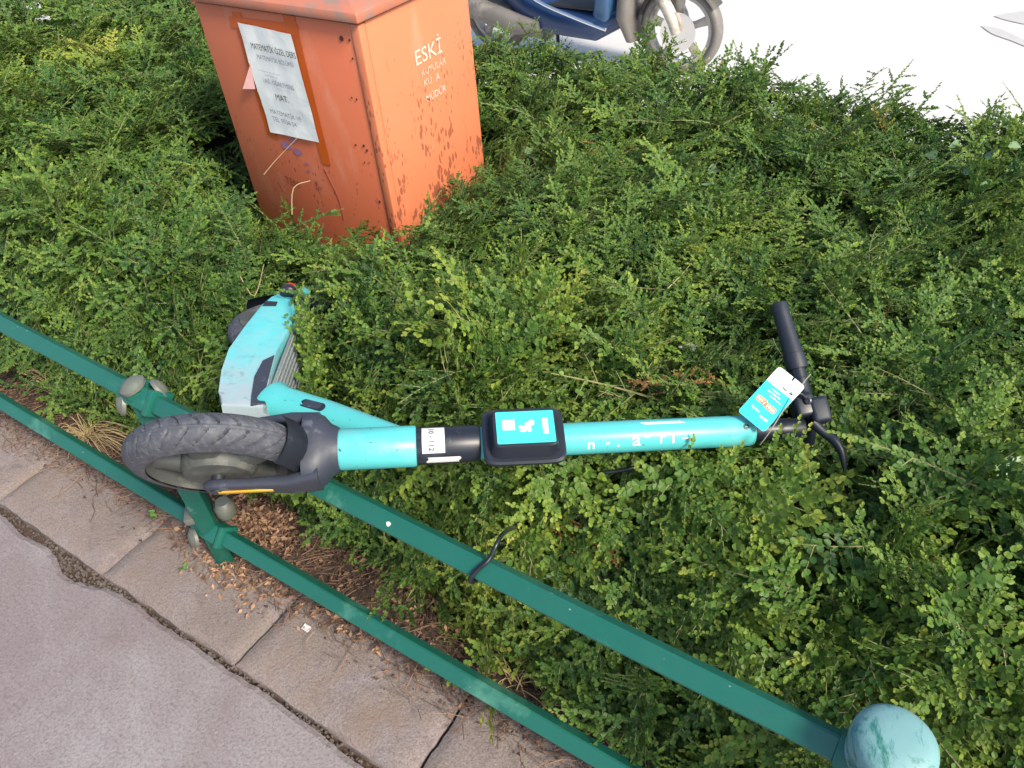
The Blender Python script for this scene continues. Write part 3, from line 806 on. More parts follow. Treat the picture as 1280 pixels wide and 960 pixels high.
for x in PX[:2]:
    bm = NB()
    obox(bm, V((x, FY, .285)), (X + Y).normalized(), (Y - X).normalized(), Z, (.042, .042, .60), .004)
    post = obj('post', bm, 'rail_dark', fence)
    for z in (ZT, ZL):
        bm = NB(); e1, e2 = (Y + Z).normalized(), (Z - Y).normalized()
        obox(bm, V((x - .005, FY, z)), X, e1, e2, (.085, .045, .045), .005)
        cl = obj('clamp', bm, 'rail_paint', post)
        bm = NB(); obox(bm, V((x + .048, FY, z)), X, e1, e2, (.014, .054, .054), .004); obj('flange', bm, 'rail_paint', cl)
        if z == ZT:
            dome(V((x - .008, FY - .004, z + .029)) , V((-.2, -.2, 1)), .024, cl)
            dome(V((x - .040, FY - .025, z - .016)), V((-.45, -.75, .35)), .023, cl)
            dome(V((x + .032, FY + .024, z + .014)), V((.35, .9, .3)), .022, cl)
        else:
            dome(V((x - .03, FY - .036, z - .012)), V((-.3, -.9, .3)), .021, cl)
            bm = NB(); obox(bm, V((x - .02, FY - .006, z + .055)), (X + Y).normalized(), (Y - X).normalized(), Z, (.052, .052, .02), .003); obj('sleeve', bm, 'bare_metal', cl)
            bm = NB(); lathe(bm, V((x + .035, FY + .035, z + .06)), Z, [(.02, -.02), (.024, -.01), (.024, .015), (.016, .026)], 16); obj('nut', bm, 'bare_metal', cl)
px = PX[2]
bm = NB(); lathe(bm, V((px, FY, 0)), Z, [(.055, 0), (.055, .02), (.034, .028), (.034, .560), (.040, .565), (.040, .578)], 28)
post = obj('post', bm, 'rail_paint', fence)
bm = NB(); lathe(bm, V((px, FY, .578)), Z, [(.040, 0), (.0455, .003), (.0465, .010), (.0440, .015), (.0440, .018), (.0475, .022), (.0485, .032), (.0480, .044), (.0460, .052), (.041, .058), (.031, .063), (.016, .0655), (.0005, .066)], 40)
cap = obj('cap', bm, 'cap_paint', post); cap['label'] = 'weathered pale teal dome cap'
for z in (ZT, ZL):
    for sx_ in (-1, 1):
        bm = NB(); e1, e2 = (Y + Z).normalized(), (Z - Y).normalized()
        obox(bm, V((px + sx_ * .040, FY, z)), X, e1, e2, (.026, .041, .041), .004); obj('socket', bm, 'rail_paint', post)
for u, v, z, s in ((486, 655, ZT + .015, .0042), (552, 838, ZL + .012, .0046)):      # paint flakes / droppings stuck to the rails
    p = P(u, v, y=FY - .0115); bm = NB(); a_, b_, c_ = frame(V((0, -.7, .7)))
    prism(bm, [p + a_ * (s * math.cos(k) * (1 + .3 * math.sin(3 * k))) + b_ * (s * math.sin(k)) for k in np.linspace(0, 6.0, 9)], c_ * .002); obj('splash', bm, 'sticker_white', fence)

# ------------------------------------------------------------------ orange cabinet
cab = top('utility_cabinet', ((BX0 + BX1) / 2, (BY0 + BY1) / 2, 0), 'orange metal utility cabinet with lid, rust spots and white lettering, standing in the hedge', 'cabinet')
CT = .985
bm = NB(); box(bm, (BX0, BY0, -.02), (BX1 - .026, BY0 + .02, CT), .002); obj('front_panel', bm, 'cabinet_orange', cab)
bm = NB(); box(bm, (BX1 - .020, BY0 + .028, -.02), (BX1, BY1, CT), .002); obj('side_panel', bm, 'cabinet_orange_side', cab)
bm = NB(); box(bm, (BX1 - .024, BY0 - .003, -.02), (BX1 + .004, BY0 + .024, CT), .003); obj('corner_flange', bm, 'cabinet_orange_side', cab)
bm = NB(); box(bm, (BX0, BY0 + .021, -.02), (BX0 + .02, BY1 - .021, CT), .002); obj('side_panel', bm, 'cabinet_orange', cab)
bm = NB(); box(bm, (BX0, BY1 - .02, -.02), (BX1 - .021, BY1, CT), .002); obj('back_panel', bm, 'cabinet_orange', cab)
bm = NB(); box(bm, (BX0 + .021, BY0 + .021, .02), (BX1 - .03, BY1 - .021, CT - .01)); obj('inner_liner', bm, 'rust', cab)
bm = NB(); o_ = .016                                             # lid: a folded lip and a slightly raised top
lo_ = [V((BX0 - o_, BY0 - o_, 0)), V((BX1 + o_, BY0 - o_, 0)), V((BX1 + o_, BY1 + o_, 0)), V((BX0 - o_, BY1 + o_, 0))]
r0 = [bm.verts.new(p + Z * (CT + .006)) for p in lo_]; r1 = [bm.verts.new(p + Z * (CT + .031)) for p in lo_]
ctr = V(((BX0 + BX1) / 2, (BY0 + BY1) / 2, 0)); r2 = [bm.verts.new(ctr + (p - ctr) * .72 + Z * (CT + .050)) for p in lo_]
skin(bm, [r0, r1, r2]); bmesh.ops.bevel(bm, geom=bm.edges[:], offset=.004, segments=2, affect='EDGES', profile=.5)
obj('lid', bm, 'lid_paint', cab, ang=25)
bm = NB(); box(bm, (BX0 + .004, BY0 + .003, CT - .02), (BX1 - .003, BY1 - .004, CT + .012)); obj('lid_gasket', bm, 'bike_black', cab)
fy = BY0 - .001
def onfront(u, v): return P(u, v, y=fy)
def onside(u, v):
    r = ray(u, v); return CAMP + r * ((BX1 + .001) / r.x)
for u, v, rr in ((427, 48, .007), (437, 50, .0035), (441, 73, .003), (440, 122, .0025), (446, 124, .003), (457, 126, .0025), (455, 182, .004), (459, 188, .004), (445, 181, .003), (456, 203, .0025), (462, 203, .002), (475, 252, .004)):
    p = onfront(u, v); p.y = BY0 - .0015; bm = NB(); lathe(bm, p, -Y, [(rr, 0), (rr * .9, .001)], 10); obj('rust_pit', bm, 'rust', cab)
# stencilled lettering on the right-hand panel
tx0 = onside(518, 80); ty = Y.copy()
def side_text(body, u, v, size, mat, sx=1.0, b=.012): text('lettering', body, onside(u, v) + X * .0004, Y, Z, size, mat, cab, sx=sx, bold=b * .7)
side_text('ESKİ', 519, 83, .056, 'stencil_white', 1.12, .008)
side_text('KUYULAR', 527, 96, .026, 'stencil_faded', 1.0)
side_text('KU', 530, 109, .028, 'stencil_faded'); side_text('A', 545, 101, .028, 'stencil_white')
side_text('MÜDÜR', 533, 128, .027, 'stencil_white', 1.0)
text('scrawl', 'TEM', onfront(358, 228) - Y * .0006, V((.9, 0, -.12)), Z, .035, 'ink_red', cab)
text('scrawl', 'İn', onfront(395, 236) - Y * .0006, V((.9, 0, -.1)), Z, .030, 'ink_red', cab)
bm = NB(); tube(bm, [onfront(405, 210), onfront(415, 230), onfront(424, 250), onfront(430, 275)], .0011, 4, 3); obj('scratch', bm, 'ink_red', cab)
for u, v, s in ((358, 182, .022), (372, 190, .018), (366, 176, .015), (383, 205, .008), (386, 214, .007)):
    p = onfront(u, v); p.y = BY0 - .0016; bm = NB()
    sheet(bm, [p + X * (s * (1 + .4 * nz(k * 3, u)) * math.cos(k)) + Z * (.6 * s * (1 + .5 * nz(k * 2, v)) * math.sin(k)) for k in np.linspace(0, 5.9, 12)]); obj('ink_smudge', bm, 'ink_blue', cab, smooth=False)

# taped notice on the cabinet front
nt = top('paper_notice', onfront(350, 165) - Y * .003, 'white printed paper notice taped to the front of the orange cabinet', 'notice')
def tape(pxs, dy):
    bm = NB(); a = [onfront(*q) for q in pxs]
    for q in a: q.y = BY0 - dy
    sheet(bm, a); obj('tape', bm, 'tape_brown', nt, smooth=False)
tape([(289, 14), (301, 16), (348, 176), (334, 168)], .0015); tape([(353, 18), (368, 20), (414, 208), (403, 204)], .0020); tape([(286, 20), (372, 30), (374, 46), (290, 34)], .0025)
c4 = [onfront(u, v) for u, v in ((299, 27), (365, 42), (401, 177), (340, 164))]
bm = NB(); gx_, gy_ = 12, 18; gg = {}
for i in range(gx_ + 1):
    for j in range(gy_ + 1):
        a_ = c4[0].lerp(c4[1], i / gx_); b_ = c4[3].lerp(c4[2], i / gx_); p = a_.lerp(b_, j / gy_)
        lift = .004 + .0025 * (1 + nz(i * .35, j * .3)) + .012 * max(0, .25 - i / gx_) * (1 if 5 < j < 12 else .3) + .010 * max(0, j / gy_ - .85) * (i / gx_)
        p.y = BY0 - lift; gg[i, j] = bm.verts.new(p)
for i in range(gx_):
    for j in range(gy_): bm.faces.new((gg[i, j], gg[i + 1, j], gg[i + 1, j + 1], gg[i, j + 1]))
obj('sheet', bm, 'paper', nt, ang=180)
bm = NB(); q = [onfront(u, v) for u, v in ((316, 78), (322, 110), (310, 108))]
for k, w in enumerate(q): w.y = BY0 - (.010, .010, .022)[k]
sheet(bm, q); obj('torn_flap', bm, 'paper_pink', nt, smooth=False)
nex = (c4[1] - c4[0]).normalized(); ney = (c4[0] - c4[3]).normalized(); W_ = (c4[1] - c4[0]).length
def ntext(body, fx, fyv, size, mat='print_black', sx=1.0):
    p = c4[0].lerp(c4[1], fx).lerp(c4[3].lerp(c4[2], fx), fyv); p.y = BY0 - .0115
    text('print_line', body, p, nex, ney, size, mat, nt, depth=.0, sx=sx)
ntext('MATEMATİK ÖZEL DERS', .16, .20, .0235, sx=.66); ntext('MATEMATİK BÖLÜMÜ', .22, .285, .0180, 'print_grey', .78)
ntext('- ------- -- -- ----', .16, .40, .014, 'print_grey'); ntext('---- --------', .28, .435, .012, 'print_grey')
ntext('ÜNİ. ÖĞRETMENİ', .20, .50, .0175, 'print_grey', .85); ntext('MAT.', .36, .645, .026, 'print_black', .9)
ntext('MATEMATİK VE', .16, .79, .0185, 'print_grey', .95); ntext('TEL 0536 54', .16, .865, .020, 'print_grey', .95)

# ------------------------------------------------------------------ fallen electric kick scooter
sc = top('kick_scooter', P(640, 549, d=1.29) - Z * .05, 'turquoise electric kick scooter lying on its side over the railing and hedge', 'scooter')
WC = P(275, 570, d=1.24)
S1, S2 = P(425, 562, d=1.262), P(940, 538, d=1.33)
s = (S2 - S1).normalized()
def onstem(u):                                                   # point of the stem axis seen at image column u
    t_ = (u - 425) / (940 - 425); d_ = 1.262 + (1.33 - 1.262) * t_
    return P(u, 562 - 24 * t_, d=d_)
rw = (WC - CAMP).normalized()
fp = (rw - s * rw.dot(s)).normalized(); upv = s.cross(fp).normalized()
if upv.z < 0: upv = -upv
phi = math.radians(19)
wa = (upv * math.cos(phi) + fp * math.sin(phi)).normalized()      # front axle
def tyre_bm(c, ax, R, w, tread=True, seg=420, hs_=.044):
    bm = NB(); u, v, a = frame(ax); K = 40; rings = []
    for i in range(seg):
        th = 2 * PI * i / seg; rad = u * math.cos(th) + v * math.sin(th); row = []
        for k in range(K + 1):
            q = -1.45 + 2.9 * k / K; x = math.sin(q) * w / 2 / math.sin(1.45) if abs(q) < PI / 2 else 0
            rr = R - hs_ + hs_ * math.cos(q) ** .8
            if tread and abs(q) < 1.1:
                ph = (th * R / .0290 + .55 * abs(q) ** 1.6 * 1.8 + (.5 if q > 0 else 0)) % 1
                band = .11 if .12 < abs(q) < 1.0 else 0
                if ph < band: rr -= .0045
                if abs(abs(q) - .08) < .05: rr -= .0012
            row.append(bm.verts.new(c + rad * rr + a * x))
        rings.append(row)
    for i in range(seg):
        A, B = rings[i], rings[(i + 1) % seg]
        for k in range(K): bm.faces.new((A[k], A[k + 1], B[k + 1], B[k]))
    return bm
R1 = .143
wheel = obj('front_wheel', lathe(NB(), WC, wa, [(.018, -.034), (.052, -.032), (.060, -.020), (.060, .020), (.052, .032), (.018, .034)], 40), 'hub_metal', sc)
obj('tyre', tyre_bm(WC, wa, R1, .060), 'rubber', wheel, ang=60)
bm = NB(); lathe(bm, WC, wa, [(.114, -.024), (.106, -.027), (.097, -.018), (.092, -.010), (.092, .010), (.097, .018), (.106, .027), (.114, .024)], 64, closed=True); obj('rim', bm, 'hub_metal', wheel)
u_, v_, _ = frame(wa)
for k in range(5):                                               # thick cast spokes
    th = 2 * PI * k / 5 + .3; r_ = u_ * math.cos(th) + v_ * math.sin(th); q_ = wa.cross(r_)
    bm = NB(); loft(bm, [(WC + r_ * .055, q_, wa, .026, .024, 4), (WC + r_ * .08, q_, wa, .020, .020, 4), (WC + r_ * .104, q_, wa, .022, .018, 4)], 16); obj('spoke', bm, 'hub_metal', wheel)
bm = NB(); lathe(bm, WC, wa, [(.010, -.062), (.010, .062)], 16); obj('axle', bm, 'screw', wheel)
# fork: crown and two arms
sw = s.copy(); tw_ = wa.cross(sw).normalized()                    # tw_: across the wheel plane
CR = S1 - s * .004
bm = NB()
for sd in (-1, 1):
    pA = WC + wa * (sd * .051); pB = WC + s * .115 + wa * (sd * .053); pC = WC + s * (R1 + .018) + wa * (sd * .046)
    loft(bm, [(pA - s * .020, wa, tw_, .004, .009, 4), (pA - s * .012, wa, tw_, .008, .016, 4), (pA, wa, tw_, .009, .018, 4), (pA + s * .06, wa, tw_, .009, .016, 4), (pB, wa, tw_, .011, .026, 4), (pC, wa, tw_, .014, .038, 3)], 20)
L0 = (S1 - WC).dot(s)
axs = lambda d_: WC + (S1 - WC) * (d_ / L0)
loft(bm, [(axs(R1 - .008), wa, tw_, .060, .046, 3.2), (axs(R1 + .010), wa, tw_, .0615, .048, 3), (axs(R1 + .024), wa, tw_, .056, .045, 2.6), (axs(L0 - .012), wa, tw_, .043, .040, 2.2), (axs(L0), wa, tw_, .037, .037, 2)], 32)
fork = obj('fork', bm, 'scuffed_plastic', sc)
bm = NB(); pA = WC - wa * .0615
obox(bm, pA + s * .045 , s, tw_, wa, (.085, .010, .003), .001); obj('reflector_strip', bm, 'yellow_reflector', fork)
# front mudguard hugging the tyre under the crown
bm = NB(); rr = []
for i in range(21):
    th = math.radians(-36 + 72 * i / 20); rd = s * math.cos(th) + tw_ * math.sin(th); row = []
    for k in range(9):
        q = -1.25 + 2.5 * k / 8; row.append(bm.verts.new(WC + rd * (R1 - .030 + .041 * math.cos(q)) + wa * (math.sin(q) * .0430)))
    rr.append(row)
for A, B in zip(rr, rr[1:]):
    for k in range(8): bm.faces.new((A[k], A[k + 1], B[k + 1], B[k]))
bmesh.ops.solidify(bm, geom=bm.faces[:], thickness=.003); obj('front_mudguard', bm, 'scuffed_plastic', sc)
# stem sections
su, sv, _ = frame(s, Z)
def stem_part(name, u0, u1, r0, r1, mat, rounded=.004):
    a, b = onstem(u0), onstem(u1); d = (b - a).normalized(); L = (b - a).length
    bm = NB(); lathe(bm, a, d, [(r0 - rounded, 0), (r0 - rounded * .3, rounded * .3), (r0, rounded), (r1, L - rounded), (r1 - rounded * .3, L - rounded * .3), (r1 - rounded, L)], 36); return obj(name, bm, mat, sc)
head = stem_part('head_tube', 424, 521, .0345, .0345, 'cyan_paint')
sleeve = stem_part('clamp_sleeve', 519, 600, .0315, .0310, 'black_plastic')
stem = stem_part('stem', 597, 940, .0275, .0268, 'cyan_paint', .006)
stem_part('handlebar_post', 936, 1004, .0185, .0185, 'black_plastic')
toc = (CAMP - onstem(600)).normalized(); toc = (toc - s * toc.dot(s)).normalized(); upd = s.cross(-toc).normalized()
if upd.z < 0: upd = -upd
def ons(u, ang, r):                                              # on the stem's skin; ang from the camera-facing line towards the top
    a = math.radians(ang); return onstem(u) + (toc * math.cos(a) + upd * math.sin(a)) * r
for u, ang, rr, par in ((560, 12, .0315, sleeve), (926, 14, .0270, stem), (573, 40, .0315, sleeve)):
    n_ = toc * math.cos(math.radians(ang)) + upd * math.sin(math.radians(ang))
    bm = NB(); lathe(bm, ons(u, ang, rr - .001), n_, [(.0052, 0), (.0052, .0018), (.003, .0020), (.0028, .0008)], 14); obj('screw', bm, 'screw', par)
def curved_label(name, u0, u1, a0, a1, r, mat, par, wav=0.0):
    bm = NB(); g = {}
    for i in range(9):
        for k in range(13):
            w = wav * math.sin(k * .5); g[i, k] = bm.verts.new(ons(u0 + (u1 - u0) * i / 8 + w, a0 + (a1 - a0) * k / 12, r))
    for i in range(8):
        for k in range(12): bm.faces.new((g[i, k], g[i + 1, k], g[i + 1, k + 1], g[i, k + 1]))
    return obj(name, bm, mat, par)
lab = curved_label('number_label', 528, 556, 62, -24, .0322, 'sticker_white', sleeve)
def bend_lab(x, y): return ons(536.5 + y / (1.28 / 960), 57 - math.degrees(x / .0318), .0326)
text('number', '10 - 112', None, s, -upd, .0122, 'print_black', sleeve, bend=bend_lab, bold=.02)
curved_label('torn_label', 534, 574, -38, -62, .0322, 'sticker_white', sleeve, 1.5)
# worn white lettering along the stem
def stem_text(body, u0, a0, size):
    def bnd(x, y): return ons(u0 + x / (1.30 / 960), a0 + math.degrees(y / .0272), .0279)
    text('worn_lettering', body, None, s, upd, size * 1.45, 'sticker_white', stem, bend=bnd, bold=.012)
for body, u0, a0, sz in (('n', 730, -42, .019), ('-', 752, -34, .018), ('.', 766, -36, .02), ('a', 785, -36, .024), ('-', 800, -18, .022), ('r', 818, -30, .020), ('ı', 833, -32, .022), ('–', 846, -30, .018)):
    stem_text(body, u0, a0, sz)
curved_label('scuff', 800, 850, 40, 52, .0279, 'sticker_white', stem, 3)
# neck brace from deck to head tube
NK0 = P(341, 506, d=1.44); NK1 = P(500, 548, d=1.295)
nd = (NK1 - NK0).normalized(); nu, nv, _ = frame(nd, Z)
bm = NB(); loft(bm, [(NK0, nu, nv, .040, .040, 2.6), (NK0 + nd * .008, nu, nv, .042, .042, 2.6), (NK0 + nd * .030, nu, nv, .036, .037, 2.4), (NK0.lerp(NK1, .45), nu, nv, .033, .033, 2.2), (NK1, nu, nv, .020, .020, 2)], 28)
neck = obj('neck_brace', bm, 'cyan_paint', sc)
toc2 = (CAMP - NK0).normalized(); toc2 = (toc2 - nd * toc2.dot(nd)).normalized(); up2 = nd.cross(-toc2).normalized()
if up2.z < 0: up2 = -up2
bc = NK0.lerp(NK1, .40); bn = (toc2 * .85 + up2 * .52).normalized(); bw = bn.cross(nd).normalized()
for r_, h_, mt in ((1.0, .0010, 'black_plastic'), (.72, .0018, 'scuffed_plastic')):
    bm = NB(); prism(bm, roundrect(bc + bn * .0325, nd, bw, .056 * r_, .017 * r_ ** .5, .0082 * r_ ** .5), bn * (.001 + h_), 0); obj('badge', bm, mt, neck)
# deck, lying on its edge
D0 = P(334, 484, z=.625)
eb = V((-.385, .42, -.10)).normalized(); et = (s - eb * s.dot(eb)).normalized(); en = et.cross(eb).normalized()
if en.z < 0: en = -en
dpx = [(334, 508), (333, 500), (334, 484), (345, 440), (364, 406), (369, 388), (366, 370), (352, 364), (338, 370), (326, 380), (306, 408), (286, 436), (277, 462), (273, 490), (276, 504)]
dpl = [Ppl(u, v, D0, en) for u, v in dpx]
t = NT('deck_paint')                      # turquoise paint, the front end scuffed down to chalky grey
dt = t.n("ShaderNodeVectorMath", operation='DOT_PRODUCT'); t.l(t.tc.outputs['Object'], dt.inputs[0]); dt.inputs[1].default_value = eb
along = t.math('SUBTRACT', dt.outputs['Value'], (dpl[0] - ROOT[sc]).dot(eb))
worn = t.mask(t.math('ADD', along, t.math('MULTIPLY', t.math('SUBTRACT', t.noise(11, 5, .65), .5), .45)), .30, .06)
base = t.mix(worn, (.095, .52, .55), (.31, .39, .42))
base = t.mix(t.math('MULTIPLY', t.mask(t.noise(7, 5, .65), .5, .72), .5), base, (.33, .46, .49))
base = t.mix(t.math('MULTIPLY', t.mask(t.noise(26, 7, .8, None, .6), .52, .66), t.math('ADD', t.math('MULTIPLY', worn, .7), .15)), base, (.085, .11, .125))
t.col(base).rough(.5).bump(t.noise(120, 2), .1); M['deck_paint'] = t.m
bm = NB(); prism(bm, dpl, -en * .145, .007, 3); deck = obj('deck', bm, 'deck_paint', sc, ang=35)
cov = [(343, 443), (333, 482), (332, 504), (313, 505), (314, 495), (318, 470), (328, 450)]
bm = NB(); prism(bm, [Ppl(u, v, D0 + en * .002, en) for u, v in cov], -en * .006, .0015, 1); obj('side_cover', bm, 'scuffed_plastic', deck)
pa, pb = dpl[2] + et * .001, dpl[4] + et * .001                   # ribbed tread mat on the standing face
L_m = (pb - pa).length; md_ = (pb - pa).normalized(); mn = md_.cross(en).normalized()
if mn.dot(et) < 0: mn = -mn
bm = NB(); obox(bm, (pa + pb) / 2 - en * .0825 + mn * .002, md_, en, mn, (L_m * .96, .145, .005), .0015); mat_ = obj('tread_mat', bm, 'deck_mat', deck)
bm = NB()
for i in range(26):
    for j in range(9):
        obox(bm, pa + md_ * (L_m * (.04 + .92 * (i + .5 * (j % 2)) / 26.5)) - en * (.018 + .016 * j) + mn * .0055, (md_ + en * .6).normalized(), (en - md_ * .6).normalized(), mn, (.006, .006, .003))
k_ = obj('tread_studs', bm, 'deck_mat', mat_, smooth=False); k_['kind'] = 'stuff'
tl = [(332, 376), (347, 377), (345, 382), (328, 382)]
bm = NB(); prism(bm, [Ppl(u, v, D0 + en * .0015, en) for u, v in tl], -en * .004, 0); obj('tail_plate', bm, 'black_plastic', deck)
# rear wheel, guard and light
RC = Ppl(352, 376, D0, en) - en * .085 - et * .025 + eb * .03
rwheel = obj('rear_wheel', lathe(NB(), RC, en, [(.02, -.036), (.08, -.034), (.085, -.02), (.085, .02), (.08, .034), (.02, .036)], 32), 'hub_metal', sc)
obj('tyre', tyre_bm(RC, en, .112, .062, seg=260), 'rubber', rwheel, ang=60)
bm = NB(); rr = []
for i in range(19):
    th = math.radians(-20 + 150 * i / 18); rd = et * math.cos(th) + eb * math.sin(th); row = []
    for k in range(9):
        q = -1.2 + 2.4 * k / 8; row.append(bm.verts.new(RC + rd * (.098 + .028 * math.cos(q)) + en * (math.sin(q) * .045)))
    rr.append(row)
for A, B in zip(rr, rr[1:]):
    for k in range(8): bm.faces.new((A[k], A[k + 1], B[k + 1], B[k]))
bmesh.ops.solidify(bm, geom=bm.faces[:], thickness=.003); guard = obj('rear_mudguard', bm, 'black_plastic', sc)
bl = P(361, 366, d=1.80); la = (P(367, 353, d=1.84) - bl).normalized()
bm = NB(); lathe(bm, bl - la * .012, la, [(.012, 0), (.019, .006), (.020, .018), (.017, .024)], 20); hs = obj('light_housing', bm, 'black_plastic', guard)
bm = NB(); lathe(bm, bl + la * .012, la, [(.0165, 0), (.0165, .008), (.011, .017), (.002, .020)], 20); obj('tail_light', bm, 'red_lens', guard)
bm = NB(); c_ = P(383, 364, d=1.86); obox(bm, c_, s, en, eb, (.022, .014, .03), .003); obj('guard_bracket', bm, 'cyan_paint', guard)
bm = NB(); tube(bm, [P(372, 378, d=1.84), P(395, 381, d=1.84), P(421, 389, d=1.83)], [.011, .012, .009], 12, 3); obj('kickstand', bm, 'black_plastic', sc)
# control box on the stem
cbn = (toc * .90 + upd * .436).normalized(); cby = s.cross(-cbn).normalized()
if cby.z < 0: cby = -cby
CB = onstem(652) + cbn * .031 - cby * .008
bm = NB(); c0 = CB
loft(bm, [(c0 - cbn * .016, s, cby, .050, .036, 5), (c0 - cbn * .006, s, cby, .064, .047, 6), (c0, s, cby, .0675, .0505, 7), (c0 + cbn * .006, s, cby, .0675, .0505, 7), (c0 + cbn * .009, s, cby, .064, .047, 7), (c0 + cbn * .0085, s, cby, .0575, .0415, 7), (c0 + cbn * .011, s, cby, .0555, .040, 8), (c0 + cbn * .034, s, cby, .0515, .0335, 9), (c0 + cbn * .0355, s, cby, .0500, .0320, 9)], 64)
cbx = obj('lock_box', bm, 'black_plastic', sc, ang=30)
pc = c0 + cbn * .0360 + s * .0005
bm = NB(); prism(bm, roundrect(pc, s, cby, .094, .057, .002, 2), cbn * .0010); pan = obj('panel_sticker', bm, 'sticker_cyan', cbx, smooth=False)
pz = pc + cbn * .0015
def patch(name, cx_, cy_, w, h, mat, r_=.001):
    bm = NB(); prism(bm, roundrect(pz + s * cx_ + cby * cy_, s, cby, w, h, r_, 2), cbn * .0004); return obj(name, bm, mat, pan, smooth=False)
patch('print_bar', .032, .0, .009, .028, 'sticker_white'); patch('print_square', -.027, .004, .020, .018, 'sticker_white')
for i, (a_, b_, w, h) in enumerate(((-.004, -.004, .012, .010), (.004, .002, .010, .012), (.010, .007, .009, .010), (-.008, .000, .006, .006), (.006, -.006, .007, .006))): patch('worn_patch', a_, b_, w, h, 'sticker_white', min(w, h) * .35)
# handlebar, grips, lever
HBc = P(1011, 519, d=1.338); G0 = P(973, 379, d=1.395); G1 = P(997, 462, d=1.362)
hd = (HBc - G0).normalized()
low_end = HBc + V((.010, .010, -.10)); low_tip = low_end + V((.01, .02, -.12))
bm = NB(); tube(bm, [G1 - hd * .02, HBc.lerp(G1, .5), HBc, low_end], .0135, 16, 5); bar = obj('handlebar', bm, 'black_plastic', sc)
ga = (G1 - G0).normalized(); gl = (G1 - G0).length
bm = NB(); lathe(bm, G0, ga, [(.010, 0), (.0142, .002), (.0152, .006), (.0148, gl * .2), (.0152, gl * .35), (.0162, gl * .6), (.0172, gl * .72), (.0175, gl * .78), (.0190, gl * .785), (.0190, gl * .97), (.0175, gl)], 28); obj('grip', bm, 'grip_rubber', bar)
bm = NB(); lathe(bm, low_end, (low_tip - low_end).normalized(), [(.0175, 0), (.0165, .03), (.015, .09), (.013, .12)], 20); obj('grip', bm, 'grip_rubber', bar)
bx_, by_, _ = frame(hd, -cf)
bm = NB(); obox(bm, P(1003, 508, d=1.335), hd, bx_, by_, (.042, .036, .038), .007, 3); obj('lever_clamp', bm, 'black_plastic', bar)
bm = NB(); obox(bm, P(1023, 513, d=1.325), hd, bx_, by_, (.046, .034, .030), .008, 3); lm = obj('lever_housing', bm, 'grip_rubber', bar)
for u, v in ((1010, 501), (1021, 524)):
    bm = NB(); lathe(bm, P(u, v, d=1.312), (CAMP - P(u, v, d=1.3)).normalized(), [(.006, -.012), (.006, .0), (.0035, .0012), (.003, -.001)], 12); obj('screw', bm, 'screw', lm)
bm = NB(); tube(bm, [P(1016, 528, d=1.318), P(1030, 541, d=1.312), P(1043, 551, d=1.305), P(1052, 566, d=1.30), P(1056, 588, d=1.30)], [.009, .0085, .008, .0085, .0075, .0055, .003], 12, 4); obj('brake_lever', bm, 'black_plastic', bar)
bm = NB(); a = P(985, 540, d=1.35); obox(bm, P(992, 528, d=1.352), s, bx_, by_, (.05, .05, .045), .008, 3); obj('stem_clamp', bm, 'black_plastic', bar)

bm = NB(); tube(bm, [P(1012, 505, d=1.318), P(1000, 492, d=1.312), P(984, 500, d=1.312), P(972, 522, d=1.318), P(955, 540, d=1.318), P(944, 543, d=1.322)], .0026, 8, 5); obj('brake_cable', bm, 'cable_black', bar)

# hang tag tied to the handlebar
tgc = [P(u, v, d=d) for u, v, d in ((975.6, 459.5, 1.316), (1008.5, 484, 1.298), (953, 540, 1.286), (920.5, 512, 1.300))]
TC = sum(tgc, V()) / 4
tex = ((tgc[1] - tgc[0]) + (tgc[2] - tgc[3])).normalized(); tey = ((tgc[0] - tgc[3]) + (tgc[1] - tgc[2])); tey = (tey - tex * tey.dot(tex)).normalized()
ten = tex.cross(tey)
if ten.dot(CAMP - TC) < 0: ten = -ten
TW = ((tgc[1] - tgc[0]).length + (tgc[2] - tgc[3]).length) / 2; TH = ((tgc[0] - tgc[3]).length + (tgc[1] - tgc[2]).length) / 2
tg = top('hang_tag', TC, 'white and turquoise printed card tag hanging from the scooter handlebar', 'tag')
bm = NB(); pl = roundrect(TC, tex, tey, TW, TH, .006, 5)
pl = [p for p in pl]
# slot in the top edge
topy = TH / 2; ins = [TC + tex * (.004 + .0015) + tey * topy, TC + tex * (.004 + .0015) + tey * (topy - .007), TC + tex * (.004 - .0015) + tey * (topy - .007), TC + tex * (.004 - .0015) + tey * topy]
pl = pl[:6] + ins + pl[6:]
prism(bm, pl, -ten * .0008); obj('card', bm, 'tag_white', tg, smooth=False)
def tp(x, y, w, h, mat, name, r_=.0004, lift=.0006, par=None):
    bm = NB(); prism(bm, roundrect(TC + tex * (x * TW) + tey * (y * TH) + ten * lift * .5, tex, tey, w * TW, h * TH, r_, 3), ten * lift * .5); return obj(name, bm, mat, tg, smooth=False)
bm = NB(); cy0 = .5 - .31
body_ = [p for p in roundrect(TC + ten * .0003 - tey * ((.5 - (cy0 + .5) / 2) * TH) , tex, tey, TW * .995, TH * (cy0 + .5) * .995, .0058, 5)]
q_ = TC + tey * (cy0 * TH)
body_ = [TC + ten * .0003 + tex * (TW * .4975) + tey * (cy0 * TH), TC + ten * .0003 - tex * (TW * .4975) + tey * (cy0 * TH)] + [p + ten * .0003 for p in roundrect(TC, tex, tey, TW * .995, TH * .995, .0058, 5)[12:]]
prism(bm, body_, ten * .0003); obj('colour_field', bm, 'tag_cyan', tg, smooth=False)
def words(y, x0, x1, h, mat, seed, slant=0):
    r = random.Random(seed); x = x0
    while x < x1:
        w = r.uniform(.025, .06); tp(x + w / 2, y + r.uniform(-.006, .006), w, h * r.uniform(.7, 1.1), mat, 'print_word', .0003, .0010); x += w + r.choice((.012, .012, .035))
